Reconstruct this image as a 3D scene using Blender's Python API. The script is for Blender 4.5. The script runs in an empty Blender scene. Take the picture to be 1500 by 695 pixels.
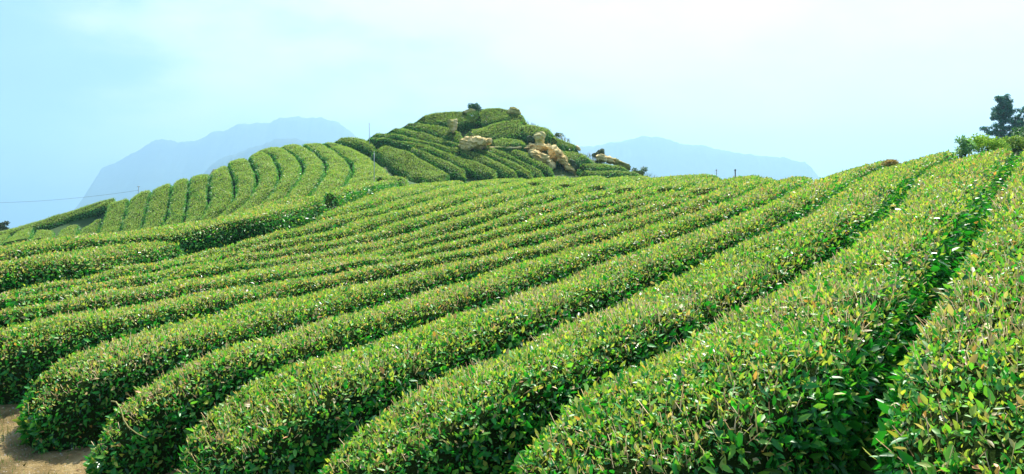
import bpy, bmesh, math, random
import numpy as np
from mathutils import Vector, noise as mnoise

ROWS = {
'R0': "237,145,-65,95,248,-85 254,169,-60,113,272,-80 272,193,-55,130,296,-75 289,217,-50,148,320,-70 307,241,-45,166,344,-65 324,265,-41,183,368,-61 342,289,-36,201,392,-56 360,313,-32,218,416,-52 377,337,-28,236,440,-48 395,361,-24,253,464,-44 412,386,-19,270,488,-39 430,410,-14,287,512,-34 447,435,-10,304,536,-30 465,459,-5,321,560,-25 482,484,-1,338,584,-21 499,509,4,355,608,-16 516,534,8,371,632,-12 533,559,11,387,656,-9 550,584,14,404,681,-6 566,609,16,420,705,-4 583,634,19,436,730,-1 599,659,21,452,755,1 615,685,22,468,780,3 632,710,24,484,804,4 648,735,26,500,829,6 664,760,27,516,854,7 680,785,29,532,879,9 696,810,30,548,904,10 712,835,31,564,930,11 728,861,33,580,955,13 744,885,34,596,980,14 760,910,36,612,1005,16 776,935,38,629,1030,18 792,960,39,645,1055,19 808,984,41,662,1081,21 824,1009,44,678,1106,24 840,1033,46,695,1131,26 857,1058,49,712,1156,29 873,1082,52,729,1181,32 890,1106,55,746,1205,35 907,1131,58,763,1230,38 924,1155,61,780,1255,41 940,1179,65,797,1279,45 958,1204,68,814,1304,48 975,1229,72,830,1328,52 991,1253,75,847,1352,55 1008,1278,79,864,1377,59 1025,1303,83,880,1401,63 1042,1328,86,897,1426,66 1059,1352,90,914,1450,70 1075,1377,93,930,1475,73 1092,1402,97,947,1499,77 1109,1426,100,963,1524,80 1125,1451,103,980,1549,83 1142,1476,106,996,1573,86 1158,1501,109,1013,1598,89 1175,1525,112,1030,1623,92 1192,1550,115,1046,1647,95 1208,1575,118,1063,1672,98 1225,1600,121,1079,1697,101 1241,1624,124,1096,1722,104 1258,1649,126,1112,1746,106 1274,1674,128,1129,1771,108 1291,1699,128,1145,1796,108 1307,1723,128,1162,1821,108 1324,1748,127,1178,1845,107 1340,1773,125,1195,1870,105 1357,1797,122,1211,1895,102 1373,1822,119,1228,1920,99",
'R1': "106,263,-82,-42,394,-133 124,287,-77,-21,414,-127 141,311,-72,1,435,-122 159,335,-67,23,455,-117 177,359,-62,44,476,-111 194,383,-58,66,496,-107 212,407,-54,87,516,-102 229,431,-49,109,537,-97 247,456,-45,130,557,-93 265,480,-40,152,578,-88 282,504,-36,172,598,-83 300,529,-31,193,619,-78 317,554,-26,214,640,-73 334,579,-21,234,661,-67 351,603,-17,254,682,-62 368,628,-13,273,703,-56 385,653,-10,292,725,-51 402,678,-6,311,746,-45 419,703,-4,329,769,-40 435,729,-1,346,791,-35 452,754,1,364,815,-30 468,779,2,381,838,-26 484,804,4,397,862,-22 501,830,6,414,886,-18 517,855,7,429,911,-15 533,880,9,445,935,-11 549,905,10,460,960,-8 565,931,11,475,986,-5 581,956,13,490,1011,-3 597,981,14,504,1037,0 613,1006,16,519,1063,3 629,1031,18,534,1089,5 646,1056,19,548,1115,8 662,1081,21,562,1141,11 678,1106,24,577,1167,13 695,1130,26,591,1193,16 711,1155,29,606,1220,18 728,1180,31,620,1246,20 745,1204,34,635,1272,23 761,1228,38,649,1298,25 778,1253,41,664,1324,27 796,1278,45,678,1351,29 813,1302,48,693,1377,31 830,1327,52,707,1403,32 847,1352,55,722,1429,34 864,1377,59,736,1455,36 881,1401,63,751,1481,38 897,1426,66,765,1508,39 914,1451,70,780,1534,41 931,1476,73,794,1560,43 948,1501,77,809,1586,44 964,1526,80,823,1612,46 981,1551,83,838,1638,48 998,1575,86,852,1665,49 1015,1600,90,867,1691,51 1031,1625,93,881,1717,53 1048,1650,95,896,1743,55 1064,1675,98,911,1769,56 1081,1700,101,926,1796,58 1098,1725,104,942,1823,61 1114,1750,107,959,1851,63 1131,1775,108,977,1879,66 1148,1799,108,994,1904,70 1164,1824,108,1013,1930,73 1181,1849,107,1031,1955,77 1198,1874,105,1049,1979,81 1214,1899,102,1067,2003,85 1228,1920,99,1086,2027,89",
'R2': "-45,391,-134,-154,501,-167 -21,414,-127,-130,526,-157 4,438,-121,-105,550,-149 30,462,-115,-81,575,-142 55,486,-109,-58,599,-136 80,510,-104,-34,624,-131 106,534,-98,-11,649,-126 131,558,-93,12,674,-121 156,582,-87,36,699,-117 182,607,-81,59,725,-111 207,633,-75,83,751,-106 232,659,-68,107,777,-100 257,685,-61,131,803,-93 282,712,-54,156,829,-87 306,740,-47,181,854,-80 329,769,-40,206,879,-73 352,798,-33,231,904,-66 374,828,-27,255,928,-60 395,858,-22,279,952,-54 415,888,-18,302,976,-48 434,918,-14,324,1001,-42 453,948,-10,346,1025,-37 471,979,-6,366,1050,-31 489,1010,-3,387,1076,-26 506,1040,0,407,1104,-22 523,1071,4,425,1131,-17 540,1101,7,443,1159,-13 557,1132,10,460,1187,-9 574,1162,13,477,1216,-5 591,1193,16,494,1246,-2 608,1223,18,510,1276,1 625,1254,21,526,1306,3 641,1284,24,541,1337,6 658,1315,26,557,1368,8 675,1345,28,572,1399,10 692,1376,31,587,1430,12 709,1406,33,602,1461,14 726,1436,35,617,1492,15 742,1467,37,632,1524,17 759,1497,39,647,1555,18 776,1528,41,662,1586,19 793,1558,42,676,1618,21 810,1589,44,691,1649,22 827,1619,46,706,1681,24 844,1649,48,721,1712,25 861,1680,50,736,1744,26 878,1710,52,750,1775,28 894,1740,54,765,1807,29 911,1771,56,780,1838,30 928,1800,59,795,1870,32 945,1829,61,810,1901,33 963,1857,64,824,1933,34 980,1884,67,839,1964,36 999,1911,71,854,1995,37 1019,1938,75,869,2027,38 1039,1965,79,883,2058,40 1059,1992,84,898,2090,41 1080,2020,88,913,2121,42 1101,2048,93,928,2152,44 1122,2076,97,942,2184,45 1143,2105,102,957,2215,46 1164,2133,106,972,2246,48 1185,2162,110,986,2278,49 1205,2191,114,1001,2309,50 1225,2220,117,1016,2341,52 1245,2249,121,1031,2373,53 1265,2278,124,1048,2406,55 1285,2307,128,1066,2441,57 1304,2335,131,1085,2476,60 1324,2364,134,1107,2511,65 1344,2393,135,1130,2544,70 1363,2421,135,1153,2574,76 1383,2450,134,1175,2603,81 1403,2479,132,1197,2632,87 1422,2508,129,1219,2659,92 1436,2528,126,1241,2686,97",
'R3': "-157,499,-168,-295,643,-184 -128,527,-157,-266,670,-170 -99,556,-147,-238,696,-161 -71,586,-139,-211,723,-155 -42,615,-132,-184,750,-150 -14,645,-126,-158,778,-147 13,675,-121,-132,806,-142 40,705,-116,-106,835,-138 67,734,-110,-80,865,-133 94,763,-103,-54,896,-129 120,791,-96,-26,927,-124 147,819,-89,3,958,-118 174,847,-82,33,989,-111 202,875,-74,65,1019,-103 230,903,-67,99,1049,-95 259,932,-59,132,1076,-87 288,962,-51,166,1101,-78 317,993,-44,199,1125,-70 345,1025,-37,230,1148,-61 372,1058,-30,260,1170,-54 398,1092,-24,288,1193,-47 422,1127,-18,316,1218,-40 445,1162,-12,342,1243,-34 467,1198,-8,366,1269,-28 487,1233,-3,389,1298,-22 507,1269,0,411,1328,-17 525,1305,3,432,1359,-12 544,1342,6,451,1391,-8 562,1378,9,471,1425,-4 579,1414,11,489,1459,-1 597,1450,13,507,1494,2 614,1486,15,524,1530,5 631,1523,17,542,1565,8 649,1559,18,558,1601,11 666,1595,20,575,1637,13 683,1631,21,592,1674,16 700,1668,23,608,1710,18 717,1704,25,625,1746,20 734,1740,26,641,1782,22 751,1776,28,657,1819,25 768,1812,29,673,1855,27 785,1849,31,689,1892,29 802,1885,32,706,1929,30 819,1921,34,722,1965,32 836,1957,35,738,2002,33 853,1993,37,754,2038,35 870,2029,38,770,2075,36 887,2066,40,786,2112,38 904,2102,42,802,2148,39 921,2138,43,818,2185,40 938,2174,45,834,2221,42 955,2210,46,850,2258,43 972,2247,48,866,2295,45 989,2283,49,882,2331,46 1006,2319,51,899,2368,48 1023,2355,52,915,2404,49 1040,2391,54,931,2441,51 1057,2425,56,947,2478,52 1075,2459,59,963,2514,53 1094,2491,62,979,2551,55 1115,2522,66,995,2587,56 1136,2552,72,1011,2624,58 1159,2582,77,1027,2660,59 1182,2613,83,1043,2696,61 1207,2643,89,1059,2733,62 1232,2674,95,1075,2769,63 1257,2705,101,1091,2805,65 1282,2737,107,1106,2842,66 1307,2770,112,1122,2878,68 1332,2803,118,1138,2914,69 1356,2836,123,1154,2951,70 1379,2869,128,1170,2987,69 1402,2900,132,1186,3024,65 1425,2933,135,1202,3060,60 1449,2965,135,1218,3096,52 1472,2997,133,1234,3133,42 1496,3029,129,1250,3169,30 1519,3061,123,1266,3206,16 1542,3094,114,1273,3220,9",
'R4': "-305,634,-189,-387,720,-185 -277,660,-174,-369,744,-177 -247,688,-163,-345,775,-167 -217,717,-156,-322,807,-161 -188,746,-151,-299,838,-157 -160,776,-147,-277,870,-155 -132,806,-142,-256,902,-153 -105,836,-138,-234,934,-151 -79,867,-133,-213,967,-148 -53,896,-129,-192,1000,-145 -28,925,-124,-170,1034,-140 -3,952,-119,-146,1069,-135 23,980,-113,-120,1104,-130 50,1006,-107,-92,1139,-124 77,1030,-101,-56,1177,-117 104,1054,-94,-20,1208,-110 133,1076,-87,20,1237,-102 163,1099,-79,59,1260,-93 195,1122,-71,97,1280,-85 227,1145,-62,134,1299,-77 261,1171,-54,168,1316,-69 294,1198,-45,201,1333,-61 327,1228,-37,231,1351,-54 360,1262,-29,261,1371,-47 388,1296,-22,288,1392,-41 413,1331,-16,313,1414,-34 436,1366,-11,337,1439,-28 458,1402,-7,362,1468,-22 478,1438,-3,383,1497,-16 497,1474,1,404,1528,-11 515,1510,4,423,1560,-6 533,1547,7,442,1593,-3 550,1583,9,460,1627,1 567,1619,12,477,1662,4 584,1656,14,494,1697,6 600,1692,17,511,1732,9 617,1728,19,527,1768,11 633,1765,21,543,1804,14 649,1801,24,558,1841,16 665,1837,26,574,1877,18 681,1874,28,589,1914,20 698,1910,29,605,1950,22 714,1947,31,620,1987,24 730,1983,32,635,2023,26 746,2020,34,650,2060,28 762,2056,35,665,2097,29 778,2092,37,680,2134,31 794,2129,38,696,2170,33 810,2165,40,711,2207,34 826,2202,41,726,2244,36 842,2238,43,741,2281,38 858,2274,44,756,2318,39 873,2311,45,771,2354,41 889,2347,47,786,2391,43 905,2384,48,801,2428,44 921,2420,50,817,2465,46 937,2456,51,832,2501,47 953,2493,53,847,2538,45 969,2529,54,862,2575,41 985,2566,55,877,2612,35 1001,2602,57,892,2648,27 1017,2639,58,907,2685,16 1033,2675,60,922,2722,4 1049,2711,61,938,2759,-11 1065,2748,63,939,2761,-12 1081,2784,64,939,2761,-12 1097,2821,65,939,2761,-12 1113,2857,67,939,2761,-12 1129,2893,68,939,2761,-12 1145,2930,70,939,2761,-12 1161,2966,70,939,2761,-12",
'R5': "-385,723,-184,-537,842,-182 -358,758,-172,-522,867,-179 -331,795,-163,-499,906,-173 -304,832,-158,-477,944,-168 -277,869,-155,-453,983,-163 -252,908,-153,-429,1022,-159 -227,946,-150,-405,1061,-156 -202,984,-147,-379,1100,-153 -179,1020,-142,-351,1139,-151 -155,1055,-137,-320,1180,-148 -132,1089,-132,-288,1218,-144 -108,1120,-127,-253,1254,-140 -83,1149,-122,-216,1288,-134 -57,1176,-117,-172,1322,-127 -29,1201,-112,-130,1349,-120 1,1224,-106,-87,1373,-112 34,1246,-99,-43,1394,-104 70,1266,-91,1,1413,-95 107,1285,-83,43,1430,-87 147,1305,-73,83,1446,-78 189,1326,-64,121,1463,-70 233,1352,-54,158,1481,-61 274,1380,-44,194,1500,-53 314,1415,-34,228,1521,-45 348,1451,-25,260,1544,-37 379,1491,-17,291,1570,-30 406,1531,-10,319,1598,-23 430,1571,-5,346,1628,-16 452,1611,-1,369,1660,-11 473,1652,3,389,1694,-6 493,1693,6,406,1730,-2 511,1734,9,421,1769,1 530,1775,12,434,1811,4 548,1816,14,450,1855,7 565,1857,17,468,1899,10 583,1898,20,490,1943,13 600,1939,22,511,1982,15 617,1980,24,532,2021,18 634,2021,26,553,2060,20 651,2062,28,574,2098,23 668,2104,30,594,2137,25 685,2145,32,614,2177,27 702,2186,33,633,2216,29 719,2227,35,651,2256,32 736,2268,37,670,2296,34 753,2309,39,688,2337,36 769,2350,41,705,2377,38 786,2391,43,723,2418,40 803,2432,45,740,2459,42 820,2473,46,757,2499,44 837,2514,46,775,2540,46 854,2556,43,792,2581,48 871,2597,38,809,2622,49 888,2638,29,825,2663,51 905,2679,18,842,2704,53 922,2720,4,859,2746,55 939,2761,-12,876,2787,56",
'R6': "-525,861,-179,-718,999,-166 -501,903,-171,-686,1036,-165 -476,945,-165,-654,1073,-164 -452,986,-161,-622,1109,-163 -428,1027,-157,-591,1145,-162 -404,1067,-155,-560,1182,-161 -378,1106,-153,-529,1219,-159 -353,1144,-151,-497,1256,-156 -326,1181,-149,-463,1295,-153 -298,1215,-147,-428,1332,-150 -269,1248,-143,-392,1369,-147 -238,1279,-139,-354,1404,-143 -205,1307,-133,-311,1439,-139 -171,1333,-127,-270,1471,-133 -136,1355,-121,-227,1500,-127 -100,1375,-115,-179,1528,-118 -60,1393,-109,-131,1553,-108 -18,1409,-101,-75,1576,-96 26,1425,-91,-23,1592,-85 73,1440,-81,28,1603,-74 121,1458,-70,76,1612,-65 171,1479,-59,119,1622,-56 222,1507,-47,161,1634,-48 267,1538,-35,201,1649,-41 310,1576,-24,239,1667,-33 345,1614,-16,275,1690,-26 377,1653,-9,310,1717,-18 407,1693,-3,343,1748,-12 433,1729,3,374,1782,-6",
'R7': "68,1608,-64,43,1652,-68 106,1612,-58,83,1677,-59 159,1622,-50,122,1703,-50 211,1639,-40,157,1731,-41 267,1669,-28,191,1762,-33 312,1705,-17,222,1795,-25 352,1747,-9,251,1829,-19 386,1788,-2,279,1866,-13 417,1831,3,305,1905,-7 446,1874,8,328,1945,-2 473,1917,11,352,1986,2 496,1955,14,371,2023,5",
'R8': "-485,1273,-155,-241,1652,-121 -453,1310,-153,-241,1652,-121 -421,1346,-150,-241,1652,-121 -387,1380,-147,-241,1652,-121 -353,1411,-144,-241,1652,-121 -317,1441,-140,-241,1652,-121 -279,1470,-136,-241,1652,-121 -240,1496,-131,-241,1652,-121 -200,1521,-124,-241,1652,-121 -159,1545,-116,-219,1662,-117 -117,1568,-106,-175,1683,-109 -73,1590,-96,-133,1704,-100 -29,1613,-85,-92,1727,-90 16,1637,-75,-53,1751,-79 62,1664,-64,-15,1778,-69 108,1693,-53,21,1806,-58 150,1726,-43,54,1837,-49 193,1764,-32,86,1869,-41 231,1805,-23,115,1902,-33 266,1849,-15,143,1939,-25 297,1894,-9,171,1977,-19 325,1938,-3,196,2016,-14 351,1984,2,221,2057,-9 374,2030,5,244,2099,-4 396,2077,9,266,2140,0 418,2123,12,288,2183,4 438,2169,16,308,2227,7 447,2190,17,317,2247,9",
'R9': "-762,948,-167,-772,984,-166 -730,985,-166,-765,1005,-166 -698,1022,-165,-751,1051,-165 -667,1059,-165,-737,1097,-163 -635,1095,-164,-723,1143,-162 -603,1132,-163,-709,1189,-161 -571,1169,-161,-694,1236,-160 -540,1206,-159,-679,1283,-159 -509,1243,-157,-661,1333,-157 -477,1279,-155,-642,1381,-155 -446,1314,-152,-620,1430,-153 -414,1348,-149,-589,1484,-151 -380,1383,-146,-556,1531,-149 -344,1422,-142,-512,1582,-145 -307,1467,-138,-463,1625,-140 -273,1522,-132,-418,1657,-135 -251,1565,-127,-374,1684,-131 -230,1603,-122,-331,1710,-127 -207,1636,-116,-291,1733,-122 -179,1666,-109,-251,1758,-116 -146,1694,-101,-212,1783,-107 -109,1720,-92,-174,1811,-97 -67,1748,-82,-138,1841,-85 -25,1778,-71,-106,1871,-74 16,1810,-60,-74,1904,-64 56,1847,-49,-44,1939,-55 93,1886,-39,-15,1975,-47 128,1926,-30,12,2013,-40 160,1970,-22,38,2052,-33 190,2013,-16,62,2093,-25 217,2057,-10,84,2133,-20 243,2103,-5,107,2175,-14 268,2149,0,129,2218,-9 290,2194,4,150,2262,-4 312,2241,8,171,2306,1 333,2287,11,190,2350,5 356,2343,15,214,2403,8",
'R10': "-679,1282,-159,-606,1586,-152 -659,1337,-157,-606,1586,-152 -637,1392,-154,-606,1586,-152 -613,1444,-152,-606,1586,-152 -583,1493,-150,-606,1586,-152 -552,1538,-148,-606,1586,-152 -514,1579,-146,-585,1630,-146 -473,1617,-141,-556,1684,-139 -431,1648,-137,-516,1740,-134 -384,1679,-132,-469,1791,-130 -334,1708,-127,-422,1833,-126 -282,1739,-121,-374,1872,-118 -227,1773,-111,-328,1908,-109 -175,1810,-97,-287,1944,-99 -123,1854,-80,-246,1983,-87 -75,1903,-65,-209,2022,-75 -33,1951,-53,-174,2063,-63 6,2005,-42,-141,2108,-54 41,2057,-32,-111,2152,-45 73,2113,-22,-83,2201,-36 103,2169,-15,-56,2251,-28 131,2223,-8,-32,2300,-22 157,2278,-2,-9,2353,-15 183,2333,3,12,2405,-9 208,2389,8,33,2460,-4 232,2445,11,53,2514,1 255,2503,14,72,2569,5 276,2560,17,90,2624,10 297,2619,21,108,2681,14 312,2665,24,122,2725,17",
'R11': "-767,1007,-166,-776,1034,-165 -749,1063,-164,-773,1068,-164 -730,1120,-163,-767,1127,-163 -712,1176,-161,-761,1186,-161 -694,1232,-160,-755,1245,-160 -675,1288,-158,-749,1304,-158 -655,1343,-156,-742,1364,-157 -636,1400,-154,-734,1423,-155 -618,1460,-153,-724,1484,-154 -604,1519,-151,-712,1544,-152 -590,1575,-148,-696,1605,-150 -572,1627,-144,-677,1666,-148 -551,1672,-141,-653,1724,-144 -521,1718,-136,-624,1784,-139 -487,1762,-132,-591,1837,-133 -451,1800,-127,-552,1891,-128 -410,1839,-121,-512,1939,-123 -367,1878,-114,-472,1985,-116 -321,1918,-105,-432,2028,-107 -275,1961,-93,-394,2072,-97 -231,2005,-81,-358,2115,-86 -188,2055,-68,-323,2160,-75 -149,2105,-56,-291,2206,-64 -112,2160,-45,-262,2252,-55 -79,2216,-35,-233,2301,-47 -50,2271,-27,-207,2350,-39 -22,2329,-19,-184,2401,-32 2,2385,-12,-162,2453,-25 25,2443,-6,-142,2505,-18 47,2500,-1,-123,2560,-12 67,2558,4,-105,2614,-6 87,2616,8,-88,2670,-1 105,2673,13,-73,2726,3 123,2731,17,-57,2782,7 140,2789,20,-43,2839,11 157,2847,23,-29,2896,14 174,2905,27,-15,2953,18 189,2964,30,-2,3011,21 204,3022,33,11,3068,25 219,3081,36,24,3126,29 233,3139,39,37,3184,32 245,3190,42,48,3235,35",
'R12': "-734,1425,-155,-694,1816,-143 -724,1483,-154,-694,1816,-143 -712,1542,-152,-694,1816,-143 -698,1599,-150,-694,1816,-143 -681,1655,-148,-694,1816,-143 -660,1708,-145,-694,1816,-143 -636,1761,-141,-694,1816,-143 -609,1809,-136,-685,1844,-140 -578,1857,-131,-666,1902,-133 -543,1902,-127,-645,1960,-127 -507,1945,-122,-619,2019,-120 -468,1988,-115,-591,2074,-113 -428,2033,-106,-560,2130,-106 -387,2079,-95,-528,2182,-98 -347,2129,-83,-496,2233,-90 -308,2181,-70,-466,2282,-79 -273,2234,-59,-438,2332,-69 -239,2291,-48,-411,2383,-59 -209,2346,-40,-387,2432,-52 -182,2406,-31,-364,2484,-45 -157,2466,-23,-344,2535,-38 -135,2524,-16,-326,2589,-31 -115,2584,-9,-309,2644,-24 -97,2643,-4,-294,2699,-18 -79,2703,1,-279,2756,-11 -63,2761,5,-266,2812,-6 -47,2821,9,-253,2870,-1 -32,2880,13,-240,2928,3 -18,2939,17,-227,2987,7 -5,2998,21,-214,3045,11 9,3057,24,-202,3103,15 22,3116,28,-190,3161,19 35,3174,32,-179,3219,22 48,3233,35,-168,3277,26 61,3291,38,-158,3335,29 74,3350,41,-147,3394,33 87,3408,44,-137,3453,37 100,3467,46,-127,3513,41 113,3526,49,-116,3572,44 126,3585,52,-104,3633,47 130,3601,52,-100,3649,48",
'R13': "-773,1078,-164,-830,1128,-163 -765,1147,-162,-828,1152,-162 -758,1216,-161,-824,1222,-161 -750,1286,-159,-820,1292,-159 -742,1354,-157,-816,1361,-158 -732,1422,-155,-812,1431,-156 -720,1490,-153,-807,1501,-154 -706,1557,-151,-801,1572,-152 -692,1628,-149,-793,1642,-150 -683,1700,-146,-784,1712,-147 -678,1772,-143,-774,1782,-145 -672,1837,-138,-762,1852,-141 -658,1902,-132,-749,1921,-137 -638,1962,-126,-736,1990,-131 -613,2022,-119,-722,2059,-125 -583,2083,-111,-707,2127,-117 -551,2141,-103,-691,2197,-110 -516,2200,-94,-672,2267,-102 -481,2260,-83,-639,2349,-90 -446,2323,-72,-598,2416,-79 -412,2388,-60,-560,2473,-69 -380,2455,-50,-528,2527,-60 -352,2523,-40,-500,2584,-51 -328,2593,-31,-477,2643,-42 -306,2661,-23,-457,2705,-33 -287,2731,-15,-440,2770,-26 -270,2800,-8,-426,2835,-19 -253,2869,-2,-413,2902,-13 -238,2938,4,-402,2969,-7 -223,3007,9,-392,3037,-2 -208,3075,13,-382,3105,4 -194,3144,18,-374,3173,9 -181,3214,22,-366,3242,13 -168,3283,26,-358,3310,17 -155,3352,30,-351,3379,21 -143,3421,35,-345,3448,25 -130,3489,39,-339,3517,29 -118,3557,43,-332,3587,33 -105,3624,46,-326,3656,37 -91,3691,50,-320,3726,41 -76,3759,53,-314,3796,45 -61,3827,56,-307,3865,48 -47,3896,59,-300,3935,51 -32,3965,62,-294,4004,55 -19,4036,65,-287,4073,58 -6,4106,69,-281,4142,61 3,4164,71,-277,4197,63",
'R14': "-565,2443,-69,-642,2454,-80 -538,2491,-65,-634,2520,-69 -505,2556,-56,-627,2586,-59 -478,2625,-44,-622,2654,-50 -457,2693,-33,-617,2721,-42 -439,2764,-25,-612,2789,-37 -424,2834,-18,-608,2858,-32 -411,2904,-12,-605,2925,-27 -400,2974,-6,-602,2992,-21 -390,3043,-1,-601,3060,-16 -381,3113,5,-600,3127,-10 -372,3182,10,-600,3195,-5 -364,3252,14,-601,3263,-1 -357,3321,18,-602,3331,4 -350,3390,22,-603,3401,9 -343,3459,26,-604,3470,14 -337,3529,30,-604,3541,20 -331,3598,34,-604,3610,25 -326,3666,38,-603,3680,29 -320,3734,42,-601,3751,32 -313,3802,46,-599,3821,35 -307,3870,49,-596,3890,38 -300,3938,52,-593,3961,42 -293,4007,55,-589,4031,45 -286,4077,58,-585,4101,48 -280,4147,61,-580,4170,52 -274,4217,64,-575,4239,55 -270,4287,68,-570,4308,58 -265,4357,71,-565,4377,62 -261,4427,74,-560,4446,64 -258,4496,77,-554,4515,61 -254,4565,80,-549,4583,51 -251,4634,83,-544,4652,35 -248,4703,86,-539,4721,12 -244,4772,89,-538,4731,8 -241,4841,89,-538,4731,8 -238,4910,83,-538,4731,8",
'R13x': "15,4234,74,-272,4266,67 16,4247,75,-271,4278,67 27,4317,78,-266,4347,70 36,4388,81,-262,4416,73 46,4458,84,-258,4485,77 54,4528,87,-255,4554,80 63,4597,90,-251,4624,83 71,4667,93,-248,4693,86 79,4737,96,-245,4763,89 87,4806,99,-241,4833,90 95,4875,102,-238,4902,84 103,4945,104,-235,4972,72 111,5014,107,-232,5042,53 119,5084,110,-229,5102,31 127,5153,113,-229,5102,31 135,5222,115,-229,5102,31 143,5292,113,-229,5102,31",
'R12x': "144,3669,56,-86,3718,51 151,3704,58,-78,3753,52 163,3763,61,-65,3811,55 174,3823,64,-52,3869,57 185,3883,67,-39,3927,60 196,3943,69,-28,3984,63 206,4002,72,-17,4042,65 216,4062,74,-6,4099,68 225,4121,77,3,4157,71 235,4180,79,12,4215,74 245,4239,82,21,4274,76 254,4299,84,29,4332,79 264,4358,87,37,4391,81 274,4417,89,45,4450,84 283,4476,91,52,4509,87 293,4535,94,59,4568,89 302,4594,96,66,4627,91 312,4654,99,73,4687,94 322,4713,101,80,4746,96 331,4772,103,87,4806,99 341,4831,106,94,4865,101 350,4890,108,101,4925,104 360,4949,111,108,4984,106 370,5009,113,114,5044,108 379,5068,115,121,5103,111 389,5127,117,128,5163,113 398,5186,116,135,5223,115 408,5245,110,142,5282,114 418,5304,99,149,5342,107 427,5364,82,155,5401,95 437,5423,61,162,5461,78",
'R11x': "261,3259,46,64,3303,39 273,3316,48,76,3359,41 286,3374,51,89,3417,44 298,3433,54,102,3475,47 310,3491,57,115,3533,49 322,3550,59,127,3590,52 334,3608,62,140,3648,55 346,3666,64,151,3706,58 358,3724,67,163,3764,61 370,3783,70,174,3821,64 382,3841,72,184,3879,66 394,3899,75,195,3937,69 407,3957,77,205,3995,72 419,4015,79,214,4054,74 431,4073,82,224,4112,77 444,4131,84,234,4171,79 456,4190,86,243,4230,81 469,4248,89,253,4288,84 481,4306,91,262,4347,86 494,4364,93,272,4406,89 506,4422,96,281,4465,91 519,4481,98,291,4523,93 531,4539,100,300,4582,96 544,4597,103,310,4641,98 556,4655,105,320,4700,100 569,4713,107,329,4758,103 581,4772,109,339,4817,105 594,4830,108,348,4876,108 606,4888,101,358,4935,110 619,4946,90,367,4993,112 631,5004,74,377,5052,115 644,5062,52,386,5111,117",
'R10x': "333,2733,28,142,2790,21 351,2794,32,159,2849,24 368,2851,35,174,2906,27 385,2909,38,190,2962,29 401,2966,41,204,3019,32 417,3024,44,219,3076,35 433,3082,47,232,3133,39 449,3140,49,246,3191,42 464,3197,52,259,3248,45 480,3255,55,271,3306,48 495,3313,57,284,3363,51 511,3371,60,296,3421,54 526,3428,62,308,3479,56 541,3486,64,320,3538,59 556,3544,67,332,3596,61 571,3601,69,344,3654,64 586,3659,72,356,3713,66 602,3716,74,368,3771,69 617,3774,76,380,3830,72 632,3832,79,392,3888,74 647,3889,81,404,3947,77 662,3947,83,417,4005,79 677,4005,86,429,4064,81 692,4062,88,442,4122,84 708,4120,91,454,4180,86 723,4177,93,467,4239,88 738,4235,95,479,4297,91 753,4293,98,492,4355,93 768,4350,100,504,4413,95 783,4408,98,517,4472,98 799,4466,92,529,4530,100 814,4523,81,542,4588,102 829,4581,64,554,4646,105 844,4638,43,567,4705,107",
'R9x': "382,2409,19,240,2466,12 390,2428,21,247,2483,13 407,2475,23,264,2527,15 424,2522,26,281,2572,18 441,2569,29,297,2618,21 457,2616,32,312,2664,24 473,2663,34,326,2711,27 488,2710,37,340,2757,29 504,2757,39,354,2804,32 519,2804,42,368,2851,35 535,2851,44,382,2898,37 550,2898,46,395,2946,40 566,2945,48,408,2993,42 581,2991,51,422,3040,44 597,3038,53,435,3088,47 613,3084,55,448,3135,49 629,3131,57,460,3182,51 645,3177,59,473,3230,54 661,3224,61,486,3277,56 677,3270,63,499,3325,58 693,3316,65,511,3373,60 710,3362,67,524,3420,62 727,3408,69,536,3468,64 744,3453,71,549,3516,66 761,3498,73,561,3563,68 779,3543,75,574,3611,70 797,3587,77,586,3658,72 816,3630,79,599,3706,74 836,3673,81,611,3754,75 855,3711,83,624,3801,77 876,3751,86,636,3848,79 899,3790,88,649,3895,81 923,3828,90,661,3943,83 948,3865,92,673,3989,85 974,3902,94,686,4036,87 1002,3940,97,698,4083,89 1032,3981,98,710,4130,91 1060,4020,96,723,4177,93 1089,4060,90,735,4224,95 1117,4099,81,747,4271,97 1146,4138,70,760,4318,99",
'R8x': "475,2256,22,344,2310,13 496,2307,25,365,2360,16 515,2353,27,383,2406,19 534,2399,30,400,2451,22 553,2445,33,416,2498,25 572,2490,35,432,2544,28 591,2535,37,448,2590,31 611,2581,40,464,2637,33 631,2626,42,480,2684,36 650,2671,44,495,2731,38 670,2716,46,510,2778,40 690,2761,48,526,2825,43 711,2807,50,541,2872,45 731,2852,52,557,2919,47 751,2897,54,573,2966,50 771,2942,56,588,3013,52 791,2987,59,604,3061,54 811,3033,60,620,3108,56 832,3078,60,637,3155,58 852,3123,56,653,3202,60 872,3169,48,669,3249,62 892,3214,37,686,3296,64 913,3259,23,703,3343,66 933,3304,5,720,3391,68",
'R7x': "532,2017,18,400,2085,9 549,2048,20,414,2116,12 573,2093,22,434,2160,15 596,2139,25,453,2205,18 619,2184,28,472,2250,21 640,2230,30,491,2296,24 662,2276,33,510,2341,27 682,2322,35,529,2387,29 702,2368,38,548,2433,32 722,2414,40,567,2479,34 741,2460,42,587,2525,37 760,2505,44,607,2571,39 779,2551,46,626,2616,41 798,2597,48,646,2662,43 817,2643,50,666,2707,46 836,2689,52,687,2753,48 855,2735,54,707,2798,50 874,2781,56,727,2843,52 892,2826,58,747,2889,54 911,2872,60,767,2934,56 930,2918,62,788,2979,58 949,2964,64,808,3024,60 967,3010,66,828,3069,60 986,3056,67,848,3115,56 1005,3102,69,868,3160,50 1024,3147,71,888,3205,39 1042,3193,73,909,3250,26 1061,3239,75,929,3296,8 1080,3285,77,936,3311,2 1098,3331,77,936,3311,2 1117,3377,74,936,3311,2 1136,3423,68,936,3311,2",
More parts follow.
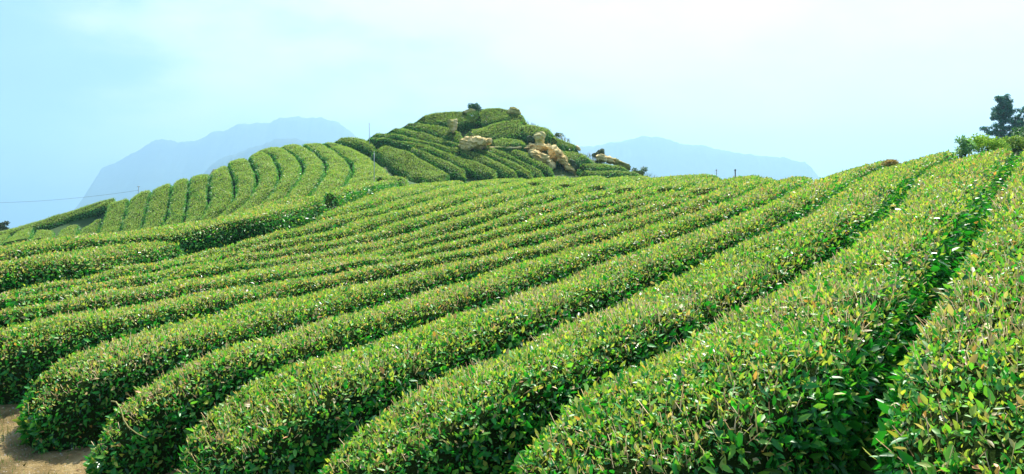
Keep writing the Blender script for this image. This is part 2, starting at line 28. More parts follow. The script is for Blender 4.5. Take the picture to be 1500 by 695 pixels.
'A': "-1090,1497,-169,-1061,1496,-129 -1043,1497,-162,-1061,1499,-128 -998,1497,-156,-1061,1511,-128 -963,1497,-151,-1060,1541,-127 -947,1497,-149,-1058,1592,-125 -828,1617,-131,-1055,1639,-125 -822,1663,-130,-1042,1710,-124 -816,1709,-128,-1029,1755,-123 -810,1752,-126,-1017,1797,-122 -803,1798,-121,-1005,1842,-120 -795,1843,-118,-988,1900,-118 -786,1889,-115,-966,1952,-114 -777,1933,-115,-944,1993,-110 -768,1979,-116,-925,2031,-108 -762,2007,-116,-906,2073,-107",
'B': "-1128,1626,-124,-1308,1750,-129 -1122,1679,-122,-1308,1750,-129 -1113,1733,-120,-1308,1753,-129 -1100,1785,-119,-1308,1812,-129 -1085,1836,-118,-1308,1870,-128 -1067,1890,-116,-1286,1964,-124 -1048,1943,-114,-1274,2003,-122 -1029,1989,-111,-1272,2048,-120 -1006,2034,-108,-1268,2104,-116 -981,2076,-105,-1261,2169,-114 -962,2103,-103,-1257,2193,-113 -936,2129,-102,-1249,2244,-111 -919,2140,-102,-1222,2351,-109 -901,2146,-102,-1202,2407,-108 -901,2146,-102,-1182,2462,-107 -684,2379,-46,-1111,2577,-98 -672,2442,-38,-1064,2635,-88 -662,2503,-31,-1028,2676,-81 -653,2566,-26,-1027,2679,-80 -646,2626,-21,-1012,2714,-73 -639,2686,-15,-993,2770,-62 -634,2738,-10,-897,2905,-19 -630,2784,-5,-851,2942,-1 -630,2788,-5,-709,3000,25 -630,2788,-5,-709,3000,25",
'C': "-630,2781,-17,-676,2840,12 -626,2840,-8,-676,2840,12 -623,2898,-1,-679,2898,17 -619,2958,6,-683,2956,22 -618,3016,9,-687,3015,26 -617,3074,13,-691,3073,31 -615,3133,16,-695,3131,36 -614,3191,20,-696,3191,40 -613,3249,23,-697,3250,43 -612,3309,26,-697,3308,47 -613,3367,30,-698,3367,50 -613,3426,33,-698,3425,54 -614,3484,36,-699,3483,57 -614,3542,40,-696,3544,60 -614,3600,43,-693,3602,64 -613,3658,47,-690,3661,67 -612,3717,50,-687,3719,70 -612,3775,54,-684,3777,73 -609,3832,57,-681,3836,76 -606,3890,59,-675,3896,78 -603,3948,62,-668,3954,80 -600,4006,65,-661,4012,82 -596,4065,68,-654,4070,84 -593,4123,70,-647,4128,86 -590,4181,73,-640,4186,88 -587,4239,76,-633,4243,90 -584,4294,78,-620,4303,90",
'D': "-802,4630,90,-820,4800,131 -771,4630,89,-820,4800,131 -731,4630,88,-805,4812,136 -674,4636,87,-643,4847,122 -635,4644,87,-625,4840,111 -601,4650,87,-625,4840,111",
'H4': "-2651,5347,-371,-2827,5345,-420 -2683,5431,-347,-2837,5372,-413 -2715,5515,-323,-2869,5456,-390 -2747,5599,-300,-2901,5540,-367 -2779,5683,-276,-2933,5624,-345 -2811,5767,-252,-2965,5708,-322 -2844,5851,-229,-2997,5792,-299 -2876,5935,-205,-3029,5876,-276 -2907,6019,-181,-3062,5960,-254 -2939,6103,-155,-3093,6045,-230 -2971,6187,-128,-3125,6130,-205 -3002,6271,-100,-3156,6214,-179 -3034,6355,-71,-3187,6296,-153 -3065,6439,-40,-3221,6377,-127 -3096,6524,-12,-3257,6458,-100 -3127,6608,4,-3293,6540,-75 -3158,6692,6,-3330,6622,-60 -3190,6776,-7,-3367,6704,-60",
'H5': "-2452,5227,-343,-2630,5291,-387 -2481,5309,-321,-2630,5291,-387 -2511,5390,-298,-2648,5339,-373 -2540,5471,-275,-2679,5420,-350 -2569,5553,-252,-2710,5501,-327 -2599,5634,-230,-2741,5581,-305 -2628,5715,-207,-2771,5662,-282 -2658,5797,-184,-2802,5743,-259 -2687,5878,-160,-2833,5824,-236 -2717,5960,-135,-2864,5904,-214 -2747,6041,-110,-2895,5985,-191 -2777,6122,-83,-2925,6067,-166 -2806,6202,-56,-2956,6147,-141 -2834,6283,-27,-2986,6228,-114 -2862,6365,3,-3017,6309,-87 -2889,6446,34,-3047,6391,-58 -2917,6528,61,-3077,6472,-29 -2945,6610,76,-3107,6553,-4 -2972,6692,78,-3137,6634,7 -3000,6774,66,-3167,6715,4",
'H6': "-2281,5040,-352,-2411,5115,-375 -2302,5125,-324,-2411,5115,-375 -2324,5211,-297,-2434,5177,-357 -2345,5296,-269,-2464,5260,-334 -2367,5382,-242,-2494,5343,-311 -2388,5467,-214,-2524,5426,-288 -2409,5552,-187,-2554,5509,-265 -2431,5640,-159,-2583,5591,-242 -2457,5728,-131,-2613,5674,-218 -2487,5813,-104,-2643,5757,-195 -2516,5897,-79,-2673,5840,-171 -2546,5980,-52,-2703,5923,-147 -2576,6063,-25,-2734,6005,-121 -2606,6146,3,-2764,6088,-95 -2636,6229,31,-2795,6171,-67 -2666,6312,60,-2825,6256,-37 -2696,6395,88,-2853,6340,-6 -2727,6478,114,-2882,6423,25 -2757,6560,126,-2910,6507,55 -2787,6643,125,-2938,6590,74 -2816,6724,110,-2966,6674,79",
'H7': "-2040,4881,-307,-2256,4939,-384 -2066,4965,-283,-2256,4939,-384 -2091,5049,-258,-2271,4999,-365 -2116,5133,-234,-2292,5085,-337 -2141,5217,-209,-2313,5170,-310 -2166,5301,-185,-2335,5255,-282 -2191,5385,-160,-2356,5340,-255 -2218,5471,-136,-2377,5425,-228 -2248,5556,-112,-2399,5510,-200 -2278,5639,-89,-2420,5595,-173 -2309,5721,-65,-2442,5677,-147 -2340,5803,-41,-2467,5758,-122 -2371,5885,-17,-2496,5840,-96 -2401,5967,8,-2526,5922,-71 -2432,6050,34,-2555,6005,-44 -2462,6132,59,-2585,6087,-17 -2493,6214,85,-2615,6170,11 -2523,6297,112,-2645,6252,39 -2553,6379,138,-2675,6334,67 -2584,6461,161,-2705,6417,96 -2614,6543,171,-2735,6499,119 -2645,6626,168,-2765,6582,127 -2675,6708,150,-2794,6664,122",
'H8': "-2001,4671,-369,-2007,4769,-340 -2007,4759,-335,-2007,4769,-340 -2013,4846,-302,-2029,4843,-318 -2019,4933,-268,-2054,4926,-294 -2024,5020,-235,-2079,5010,-270 -2030,5107,-201,-2104,5093,-245 -2036,5193,-168,-2129,5177,-221 -2042,5281,-134,-2154,5260,-197 -2052,5372,-100,-2179,5344,-172 -2067,5461,-68,-2204,5427,-148 -2086,5551,-38,-2230,5508,-125 -2114,5642,-11,-2259,5589,-103 -2146,5726,12,-2290,5670,-80 -2178,5807,33,-2321,5752,-56 -2210,5888,55,-2352,5835,-32 -2240,5969,78,-2382,5917,-7 -2269,6051,102,-2413,5999,18 -2298,6134,126,-2443,6081,44 -2327,6216,150,-2474,6163,69 -2356,6299,174,-2504,6246,95 -2384,6382,195,-2535,6328,122 -2413,6465,203,-2565,6410,148 -2442,6547,198,-2595,6492,166 -2471,6630,179,-2626,6574,171",
'H9': "-2007,4587,-399,-1995,4586,-402 -1988,4674,-355,-2001,4675,-368 -1969,4760,-311,-2007,4763,-334 -1950,4847,-267,-2013,4851,-300 -1931,4934,-223,-2019,4940,-265 -1912,5020,-178,-2025,5028,-231 -1893,5107,-134,-2031,5117,-197 -1873,5188,-92,-2037,5206,-163 -1853,5298,-39,-2043,5292,-130 -1864,5411,2,-2053,5376,-98 -1888,5504,28,-2067,5461,-68 -1917,5593,51,-2084,5544,-40 -1947,5678,73,-2108,5622,-17 -1977,5763,94,-2137,5703,6 -2007,5847,115,-2170,5786,28 -2038,5932,136,-2203,5870,50 -2071,6018,157,-2235,5956,74 -2105,6102,177,-2265,6041,99 -2140,6185,196,-2295,6126,123 -2175,6268,216,-2324,6210,148 -2211,6350,236,-2354,6295,173 -2246,6433,256,-2384,6379,195 -2281,6515,276,-2413,6464,203 -2316,6597,293,-2443,6548,198 -2351,6680,297,-2472,6631,179 -2386,6762,287,-2472,6631,179",
'H10': "-1886,4528,-345,-2008,4585,-400 -1864,4613,-304,-1995,4644,-370 -1843,4698,-262,-1976,4730,-326 -1821,4783,-221,-1957,4816,-283 -1800,4869,-179,-1938,4901,-239 -1778,4954,-138,-1919,4987,-195 -1756,5039,-96,-1900,5073,-152 -1733,5123,-54,-1881,5159,-108 -1713,5220,-9,-1859,5243,-63 -1715,5326,29,-1853,5318,-30 -1730,5416,55,-1861,5393,-4 -1748,5504,79,-1879,5472,20 -1767,5591,102,-1904,5553,41 -1789,5678,123,-1931,5634,62 -1813,5765,145,-1961,5717,82 -1840,5851,165,-1990,5799,103 -1871,5937,184,-2020,5882,123 -1902,6019,202,-2050,5964,144 -1934,6102,220,-2081,6043,163 -1967,6184,238,-2114,6123,182 -2000,6266,256,-2148,6204,201 -2033,6347,274,-2183,6285,220 -2066,6429,292,-2217,6366,240 -2099,6510,311,-2252,6446,259 -2133,6591,329,-2286,6527,279 -2166,6673,346,-2320,6608,294 -2199,6754,350,-2355,6689,297 -2232,6835,340,-2389,6770,285 -2266,6917,317,-2420,6842,263",
'H11': "-1570,4449,-210,-1892,4503,-357 -1566,4538,-179,-1872,4583,-318 -1562,4627,-148,-1850,4670,-276 -1558,4716,-118,-1828,4756,-234 -1554,4805,-87,-1806,4843,-192 -1551,4894,-56,-1784,4929,-150 -1547,4984,-26,-1762,5016,-107 -1541,5073,6,-1738,5106,-63 -1544,5175,37,-1719,5183,-25 -1554,5266,62,-1711,5257,5 -1566,5355,86,-1717,5335,31 -1578,5446,109,-1731,5420,56 -1594,5537,131,-1748,5506,79 -1614,5628,152,-1767,5591,102 -1636,5717,172,-1789,5677,123 -1661,5806,191,-1812,5761,144 -1689,5894,209,-1838,5844,163 -1719,5980,227,-1867,5926,181 -1749,6065,244,-1898,6009,200 -1780,6149,262,-1931,6092,218 -1811,6234,279,-1963,6175,236 -1843,6318,297,-1997,6258,254 -1875,6403,315,-2031,6341,273 -1907,6487,333,-2064,6424,291 -1941,6572,351,-2098,6507,310 -1980,6659,369,-2132,6590,329 -2035,6748,386,-2166,6673,346 -2096,6820,398,-2200,6755,350 -2152,6886,405,-2233,6837,340 -2209,6954,399,-2266,6919,316 -2267,7022,378,-2269,6926,313",
'H12': "-1423,4303,-186,-1572,4408,-223 -1417,4392,-158,-1572,4408,-223 -1411,4481,-129,-1568,4489,-196 -1405,4569,-101,-1564,4578,-165 -1399,4658,-73,-1561,4667,-135 -1393,4747,-44,-1557,4756,-104 -1386,4832,-16,-1553,4845,-74 -1381,4931,15,-1549,4933,-43 -1385,5024,41,-1544,5026,-11 -1392,5114,64,-1540,5107,17 -1400,5203,85,-1545,5189,41 -1409,5292,107,-1555,5275,65 -1418,5381,127,-1567,5363,88 -1430,5472,147,-1579,5449,110 -1444,5562,167,-1593,5534,130 -1461,5651,186,-1611,5618,150 -1479,5739,204,-1633,5702,168 -1500,5828,222,-1656,5786,187 -1523,5917,239,-1681,5869,204 -1548,6003,257,-1709,5951,221 -1576,6090,273,-1738,6034,238 -1605,6176,290,-1769,6117,255 -1638,6263,307,-1799,6201,272 -1672,6346,323,-1830,6284,290 -1707,6428,339,-1861,6366,307 -1742,6511,355,-1892,6449,325 -1779,6593,372,-1924,6531,342 -1817,6676,388,-1957,6610,359 -1859,6757,404,-1993,6683,374 -1903,6836,420,-2036,6749,386 -1946,6914,436,-2088,6811,397 -1989,6991,450,-2148,6881,405 -2033,7068,455,-2205,6949,400 -2076,7145,446,-2262,7016,380 -2119,7223,423,-2314,7077,350",
'H13': "-1159,4186,-111,-1429,4209,-217 -1164,4274,-90,-1424,4276,-195 -1168,4362,-70,-1419,4363,-167 -1173,4449,-49,-1413,4451,-139 -1178,4537,-29,-1407,4538,-111 -1183,4625,-9,-1401,4626,-83 -1188,4712,12,-1395,4714,-55 -1193,4800,32,-1389,4801,-27 -1198,4889,53,-1382,4886,1 -1205,4978,73,-1381,4966,25 -1214,5067,92,-1387,5051,48 -1223,5155,110,-1394,5138,69 -1232,5242,128,-1402,5225,91 -1242,5331,146,-1411,5312,111 -1254,5420,163,-1420,5398,131 -1269,5509,181,-1431,5482,150 -1284,5596,197,-1445,5567,168 -1301,5684,214,-1461,5652,186 -1320,5772,230,-1479,5737,203 -1342,5860,247,-1498,5821,220 -1365,5946,263,-1520,5904,237 -1389,6032,278,-1543,5987,253 -1416,6118,294,-1569,6068,269 -1446,6204,310,-1596,6150,285 -1477,6287,326,-1625,6230,301 -1509,6370,341,-1657,6310,316 -1542,6452,356,-1691,6391,332 -1575,6535,372,-1725,6471,347 -1611,6617,388,-1760,6551,363 -1649,6699,404,-1795,6629,379 -1687,6779,419,-1833,6706,394 -1726,6858,435,-1873,6782,409 -1765,6937,451,-1915,6858,424 -1804,7016,467,-1958,6935,440 -1843,7095,480,-2001,7011,453 -1883,7173,480,-2044,7088,454 -1922,7252,467,-2087,7165,442 -1961,7331,441,-2130,7241,415",
'H14': "-973,4094,-70,-1157,4149,-119 -976,4182,-52,-1158,4174,-114 -979,4270,-34,-1163,4262,-93 -982,4358,-16,-1168,4350,-73 -985,4446,2,-1173,4438,-52 -988,4534,19,-1178,4525,-32 -991,4622,37,-1183,4613,-11 -994,4710,55,-1187,4701,9 -998,4800,73,-1192,4789,30 -1005,4891,90,-1197,4876,50 -1013,4979,107,-1204,4962,69 -1022,5067,123,-1212,5048,88 -1031,5156,139,-1221,5136,106 -1041,5245,155,-1230,5223,124 -1053,5334,171,-1240,5309,141 -1066,5422,186,-1251,5395,158 -1081,5510,202,-1264,5479,175 -1096,5599,217,-1279,5565,191 -1115,5688,233,-1295,5650,207 -1137,5776,248,-1312,5734,223 -1161,5863,263,-1331,5818,239 -1187,5950,278,-1353,5901,254 -1216,6036,292,-1376,5985,270 -1247,6120,307,-1400,6068,285 -1278,6203,321,-1426,6149,300 -1310,6285,335,-1455,6230,315 -1342,6368,350,-1487,6311,330 -1375,6450,365,-1519,6393,345 -1407,6532,380,-1551,6475,361 -1440,6614,395,-1583,6554,376 -1473,6696,411,-1618,6633,391 -1506,6777,426,-1655,6711,406 -1540,6859,442,-1693,6790,421 -1574,6941,458,-1731,6869,437 -1607,7022,471,-1770,6948,453 -1641,7103,472,-1809,7026,469 -1675,7184,459,-1849,7105,481 -1708,7266,433,-1888,7184,480",
'H15': "-624,4665,103,-991,4611,35 -647,4749,114,-994,4699,53 -669,4833,125,-997,4783,70 -691,4918,137,-1003,4866,86 -714,5003,148,-1010,4950,102 -737,5087,160,-1018,5035,117 -760,5172,172,-1027,5121,133 -784,5257,184,-1037,5207,148 -808,5341,197,-1047,5291,163 -832,5426,209,-1059,5376,178 -857,5510,222,-1073,5461,193 -882,5594,235,-1087,5546,208 -907,5678,247,-1102,5628,222 -933,5762,261,-1120,5710,237 -959,5847,274,-1142,5793,251 -988,5932,287,-1165,5876,265 -1018,6015,301,-1189,5957,279 -1048,6098,314,-1216,6037,292 -1079,6180,328,-1246,6118,306 -1110,6263,341,-1277,6199,320 -1142,6345,355,-1308,6280,335 -1175,6428,370,-1340,6362,349 -1212,6511,384,-1372,6443,364 -1251,6593,398,-1404,6524,379 -1292,6672,412,-1436,6605,394 -1334,6750,426,-1469,6686,409 -1379,6829,440,-1502,6767,424 -1434,6907,454,-1535,6847,439 -1493,6975,467,-1568,6927,455 -1552,7038,478,-1601,7006,469 -1613,7099,490,-1634,7086,473 -1673,7161,496,-1667,7165,464 -1733,7223,488,-1699,7244,441 -1794,7285,467,-1711,7272,430",
'G0': "-4037,6050,-393,-4222,6015,-438 -4065,6118,-383,-4236,6048,-434 -4093,6187,-373,-4264,6117,-424 -4121,6256,-364,-4292,6185,-414 -4149,6324,-354,-4320,6254,-404 -4177,6393,-344,-4348,6322,-394 -4205,6461,-334,-4376,6391,-384 -4233,6530,-325,-4404,6459,-374 -4261,6598,-319,-4432,6528,-366",
'G1': "-3837,6050,-348,-4022,6015,-398 -3865,6118,-338,-4036,6048,-394 -3893,6187,-328,-4064,6117,-384 -3921,6256,-319,-4092,6185,-374 -3949,6324,-309,-4120,6254,-364 -3977,6393,-299,-4148,6322,-354 -4005,6461,-289,-4176,6391,-344 -4033,6530,-280,-4204,6459,-334 -4061,6598,-274,-4232,6528,-326",
'G2': "-3625,6061,-314,-3822,6015,-353 -3657,6127,-303,-3835,6046,-349 -3689,6192,-291,-3863,6114,-339 -3721,6257,-280,-3890,6181,-329 -3753,6322,-268,-3918,6248,-320 -3785,6387,-257,-3945,6315,-310 -3817,6453,-246,-3973,6382,-300 -3849,6518,-235,-4000,6450,-290 -3881,6583,-225,-4028,6517,-282 -3910,6644,-218,-4055,6584,-275",
'G3': "-3433,6030,-334,-3605,6020,-321 -3463,6094,-323,-3606,6024,-320 -3494,6158,-312,-3638,6088,-309 -3525,6222,-301,-3669,6152,-298 -3556,6287,-291,-3701,6216,-287 -3587,6351,-280,-3732,6280,-276 -3618,6415,-269,-3763,6344,-265 -3649,6479,-260,-3795,6408,-253 -3680,6544,-253,-3826,6472,-242",
'G4': "-3251,5999,-333,-3404,5970,-344 -3283,6072,-316,-3422,6008,-337 -3316,6145,-299,-3457,6080,-325 -3348,6218,-282,-3491,6152,-313 -3380,6291,-266,-3526,6223,-301 -3412,6363,-249,-3560,6295,-289 -3445,6436,-232,-3595,6367,-277 -3477,6509,-215,-3629,6439,-266 -3509,6582,-199,-3664,6511,-256 -3541,6655,-184,-3680,6544,-253",
'G5': "-3065,5924,-305,-3237,5967,-340 -3091,5996,-282,-3237,5967,-340 -3116,6067,-258,-3257,6011,-330 -3142,6138,-235,-3287,6080,-314 -3167,6210,-212,-3318,6150,-298 -3193,6281,-188,-3348,6219,-282 -3218,6352,-165,-3379,6288,-266 -3245,6425,-137,-3410,6357,-250 -3274,6497,-101,-3440,6427,-234",
'S0': "-4935,6600,-381,-4935,6800,-331 -4857,6600,-376,-4857,6800,-326 -4780,6600,-370,-4780,6800,-321 -4702,6600,-364,-4702,6800,-317 -4625,6600,-359,-4625,6800,-312 -4547,6600,-353,-4547,6800,-307 -4470,6600,-348,-4470,6800,-302 -4392,6600,-342,-4392,6800,-289 -4315,6600,-336,-4315,6800,-275 -4238,6600,-324,-4240,6800,-264 -4147,6607,-305,-4178,6809,-245 -4071,6617,-286,-4083,6820,-213 -3980,6641,-262,-4011,6821,-188 -3912,6660,-243,-3973,6837,-170 -3844,6669,-231,-3887,6868,-140 -3737,6689,-202,-3813,6890,-118 -3669,6721,-154,-3705,6900,-84 -3640,6729,-138,-3628,6900,-59 -3564,6717,-122,-3531,6895,-29 -3488,6706,-105,-3455,6878,-8 -3431,6693,-93,-3380,6861,12 -3359,6664,-80,-3329,6850,26",
'K0': "-1630,7132,479,-1618,7226,520 -1602,7113,477,-1553,7215,539 -1556,7081,475,-1499,7198,549 -1510,7048,473,-1431,7154,548 -1474,7018,468,-1386,7120,544 -1434,6978,460,-1341,7085,540 -1393,6938,452,-1286,7026,525 -1354,6900,443,-1255,6978,508 -1320,6861,433,-1223,6925,488 -1284,6817,422,-1196,6876,469 -1248,6773,410,-1169,6826,449 -1212,6729,398,-1155,6800,439 -1184,6688,385,-1155,6800,439 -1155,6639,368,-1155,6800,439",
'K1': "-1213,6670,385,-1126,6790,445 -1193,6637,374,-1072,6750,444 -1158,6579,355,-1002,6691,436 -1128,6525,336,-958,6638,424 -1096,6465,315,-915,6586,411 -1066,6406,295,-872,6533,398 -1036,6345,274,-828,6481,385 -1005,6284,254,-785,6430,363 -971,6220,234,-741,6378,338 -938,6160,216,-697,6326,313 -906,6101,199,-654,6274,288 -873,6041,181,-613,6230,267 -840,5981,165,-567,6180,244 -807,5922,149,-521,6130,221 -634,5777,109,-458,6039,180 -613,5775,108,-420,5962,147 -613,5775,108,-415,5950,142",
'K2': "-892,6562,407,-862,6592,430 -846,6504,392,-809,6536,414 -797,6444,370,-753,6491,393 -748,6386,342,-691,6445,370 -699,6328,314,-631,6398,347 -649,6269,285,-567,6342,320 -596,6211,258,-515,6286,294 -543,6155,232,-463,6230,267 -497,6105,209,-413,6182,244 -461,6044,183,-355,6133,222 -429,5985,157,-296,6082,200",
'K3': "-1303,6985,493,-1268,7031,536 -1239,6943,492,-1210,6981,528 -1176,6899,491,-1151,6931,521 -1113,6854,489,-1092,6880,513 -1058,6804,481,-1033,6830,506 -1005,6747,468,-975,6776,495 -953,6689,455,-920,6721,481 -900,6632,442,-865,6667,468 -847,6576,425,-814,6617,456 -787,6517,406,-748,6591,444 -725,6471,383,-659,6554,425 -665,6424,360,-602,6505,400 -604,6377,337,-541,6462,379 -554,6329,314,-478,6418,357 -502,6272,287,-412,6369,333 -449,6216,260,-352,6321,310 -385,6158,234,-291,6272,287 -326,6108,211,-229,6219,262 -269,6058,189,-171,6167,238 -211,6006,166,-112,6098,207 -162,5962,147,-65,6036,179",
'K4': "-1299,7058,539,-1230,7062,570 -1241,7008,532,-1211,7051,570 -1182,6957,525,-1139,7005,571 -1122,6906,517,-1081,6951,561 -1063,6855,510,-1025,6897,551 -1005,6805,502,-968,6843,541 -949,6750,488,-912,6790,531 -893,6695,475,-852,6740,511 -837,6640,462,-791,6690,492 -756,6594,445,-732,6649,474 -684,6568,432,-663,6612,455 -627,6527,411,-597,6581,439 -563,6477,386,-523,6557,427 -499,6433,364,-448,6530,413 -438,6389,343,-365,6488,392 -377,6341,320,-301,6443,369 -316,6292,296,-234,6395,345 -257,6244,273,-172,6339,319 -199,6192,249,-114,6287,294 -148,6145,228,-52,6216,261 -102,6084,201,-9,6151,231 -54,6023,173,35,6086,202 -10,5962,147,80,6020,172",
'K5': "-1147,7012,572,-1041,7000,607 -1095,6964,563,-1041,7000,607 -1040,6911,553,-994,6973,609 -984,6859,544,-928,6929,601 -929,6807,534,-865,6885,590 -869,6754,517,-804,6843,578 -810,6705,498,-739,6802,556 -738,6652,476,-675,6760,533 -671,6616,457,-610,6709,506 -594,6581,439,-551,6662,481 -523,6557,427,-492,6624,461 -452,6532,414,-428,6587,442 -389,6504,400,-361,6559,427 -326,6460,378,-282,6519,407 -263,6417,356,-223,6471,383 -207,6371,334,-163,6423,359 -150,6320,310,-104,6373,335 -94,6269,285,-46,6323,311 -52,6215,260,16,6266,284 -9,6152,232,61,6199,253 34,6089,203,103,6135,224 76,6026,175,145,6071,195 117,5962,147,187,6005,165",
'K6': "-292,6530,413,-246,6581,439 -234,6481,388,-189,6536,416 -176,6433,364,-131,6488,392 -118,6385,341,-71,6435,365 -61,6336,317,-18,6381,339 -3,6287,294,35,6327,313 38,6233,269,88,6272,287 80,6170,240,140,6218,261 121,6107,211,191,6154,230 163,6044,182,235,6092,199 200,5981,155,277,6032,169",
'K7': "-82,6456,376,-41,6536,416 -40,6410,353,28,6500,398 13,6352,325,118,6431,363 67,6294,297,159,6364,331 121,6237,271,199,6298,299 171,6184,245,240,6257,273 217,6122,213,303,6214,236 264,6060,180,357,6178,205",
'T1': "-1013,6983,607,-942,7015,656 -960,6949,602,-929,7010,657 -905,6911,594,-873,6992,661 -851,6874,587,-810,6983,656 -796,6837,575,-745,6973,651 -742,6800,555,-667,6952,639 -686,6763,534,-598,6928,625 -639,6727,516,-522,6873,595 -587,6685,493,-475,6837,575 -499,6632,465,-419,6801,555 -438,6612,455,-380,6775,541",
'T0': "-898,6993,658,-816,7112,731 -820,6973,651,-816,7112,731 -752,6958,642,-779,7130,742 -695,6944,634,-721,7158,758 -634,6925,623,-618,7190,777 -485,6922,622,-526,7200,783 -420,6942,634,-457,7200,783 -356,6962,645,-335,7186,775 -355,6962,645,-280,7162,761",
'T2': "-355,6962,645,-380,7212,790 -348,6960,643,-380,7213,791 -206,6946,635,-257,7266,823 -151,6957,642,-194,7272,826 -93,6969,648,-90,7265,822 -47,6976,652,43,7197,781 10,6981,655,109,7130,742 68,6986,658,139,7089,718 83,6988,659,168,7050,695",
'T3': "-419,6631,465,-408,6862,589 -356,6640,469,-400,6865,590 -292,6649,474,-338,6881,599 -230,6657,478,-276,6897,608 -166,6665,482,-258,6906,613 -104,6673,486,-240,6925,624 -21,6693,497,-201,6965,647 41,6711,507,-21,7061,701 46,6712,508,169,7041,690 46,6712,508,213,7017,676",
'T4': "11,6753,556,41,6925,624 11,6753,556,41,6925,624 26,6733,546,41,6925,624 46,6706,531,71,6939,632 270,6689,510,154,6970,649 298,6713,518,370,6916,588 329,6739,527,370,6915,588 356,6762,534,370,6915,588 356,6762,534,370,6915,588",
'T5': "-215,6495,408,-215,6662,481 -185,6490,406,-213,6664,482 -142,6484,403,-176,6682,491 -59,6484,403,-78,6711,507 -17,6494,408,-35,6709,506 24,6504,413,62,6687,494 78,6526,424,95,6667,484 115,6544,433,124,6650,475 145,6558,440,124,6650,475",
'T6': "335,6568,422,323,6780,530 383,6594,418,323,6780,530 421,6618,415,323,6780,530 460,6641,412,329,6787,531 497,6666,411,559,6785,438 533,6691,410,559,6785,438 546,6700,410,559,6785,438",
'T7': "378,6350,280,357,6558,396 461,6403,274,357,6558,396 501,6441,277,385,6578,395 541,6479,281,430,6611,395 580,6518,286,476,6644,394 618,6555,290,521,6676,394 656,6592,295,638,6684,351 686,6622,298,658,6680,341",
'T8': "533,6355,221,508,6428,268 576,6392,223,526,6446,270 619,6429,224,567,6486,274 661,6465,225,607,6525,279 705,6500,226,647,6565,284 749,6536,228,693,6605,286 793,6572,229,737,6640,288 837,6608,230,782,6677,289 880,6644,233,843,6707,282 923,6681,235,894,6728,273 966,6717,238,946,6750,264 1009,6753,241,977,6762,259",
'T9': "532,6240,165,511,6325,215 576,6280,167,526,6338,215 620,6320,170,571,6376,217 664,6361,172,616,6414,218 707,6400,174,662,6453,219 752,6439,176,707,6491,221 797,6478,178,753,6529,222 842,6517,181,799,6567,224 887,6556,183,845,6605,226 931,6593,185,891,6643,228 978,6630,186,941,6684,230 1025,6666,187,991,6715,226 1071,6703,188,1042,6745,223 1116,6738,189,1093,6776,220",
}


rng = np.random.default_rng(11)
random.seed(5)
SC = bpy.context.scene
COL = SC.collection
R = math.radians

# ------------------------------------------------------------------ helpers
FPX, CX, CY = 1177.0, 750.0, 290.0
def at(u, v, y):
    """world point that stands y metres ahead, seen in direction (u, v)"""
    return np.array([y*(u-CX)/FPX, y, y*(CY-v)/FPX])

def link(o, parent=None):
    COL.objects.link(o)
    if parent is not None:
        o.parent = parent
    return o

def tag(o, label, cat, group=None):
    o["label"] = label
    o["category"] = cat
    if group:
        o["group"] = group
    return o

def np_mesh(name, verts, faces_flat, sizes, mat, parent=None, color=None, smooth=False):
    me = bpy.data.meshes.new(name)
    verts = np.asarray(verts, np.float32)
    me.vertices.add(len(verts))
    me.vertices.foreach_set("co", verts.ravel())
    faces_flat = np.asarray(faces_flat, np.int32)
    sizes = np.asarray(sizes, np.int32)
    me.loops.add(len(faces_flat))
    me.loops.foreach_set("vertex_index", faces_flat)
    me.polygons.add(len(sizes))
    st = np.zeros(len(sizes), np.int32)
    st[1:] = np.cumsum(sizes)[:-1]
    me.polygons.foreach_set("loop_start", st)
    me.polygons.foreach_set("loop_total", sizes)
    if smooth:
        me.polygons.foreach_set("use_smooth", np.ones(len(sizes), bool))
    me.update(calc_edges=True)
    me.validate()
    if color is not None:
        a = me.color_attributes.new("tint", "FLOAT_COLOR", "POINT")
        c = np.ones((len(verts), 4), np.float32)
        c[:, :3] = color
        a.data.foreach_set("color", c.ravel())
    me.materials.append(mat)
    return link(bpy.data.objects.new(name, me), parent)

def grid_mesh(name, V, mat, parent=None, closed=False, caps=False, smooth=True):
    """V: (m, n, 3) grid of points"""
    m, n = V.shape[:2]
    idx = np.arange(m*n).reshape(m, n)
    if closed:
        idx2 = np.concatenate([idx, idx[:, :1]], 1)
    else:
        idx2 = idx
    q = np.stack([idx2[:-1, :-1], idx2[:-1, 1:], idx2[1:, 1:], idx2[1:, :-1]], -1).reshape(-1, 4)
    flat = q.ravel().tolist()
    sizes = [4]*len(q)
    if caps:
        flat += idx[0, ::-1].tolist() + idx[-1].tolist()
        sizes += [n, n]
    return np_mesh(name, V.reshape(-1, 3), flat, sizes, mat, parent, smooth=smooth)

# ------------------------------------------------------------------ materials
def new_mat(name):
    m = bpy.data.materials.new(name)
    m.use_nodes = True
    nt = m.node_tree
    nt.nodes.clear()
    out = nt.nodes.new("ShaderNodeOutputMaterial")
    return m, nt, out

def noise_node(nt, scale, detail=4, rough=.55, coords=None):
    n = nt.nodes.new("ShaderNodeTexNoise")
    n.inputs["Scale"].default_value = scale
    n.inputs["Detail"].default_value = detail
    n.inputs["Roughness"].default_value = rough
    if coords:
        nt.links.new(coords, n.inputs["Vector"])
    return n

def ramp_node(nt, fac, stops):
    r = nt.nodes.new("ShaderNodeValToRGB")
    e = r.color_ramp.elements
    while len(e) > 1:
        e.remove(e[0])
    e[0].position = stops[0][0]
    e[0].color = (*stops[0][1], 1)
    for p, c in stops[1:]:
        k = e.new(p)
        k.color = (*c, 1)
    nt.links.new(fac, r.inputs["Fac"])
    return r

def pos_coords(nt):
    g = nt.nodes.new("ShaderNodeNewGeometry")
    return g.outputs["Position"]

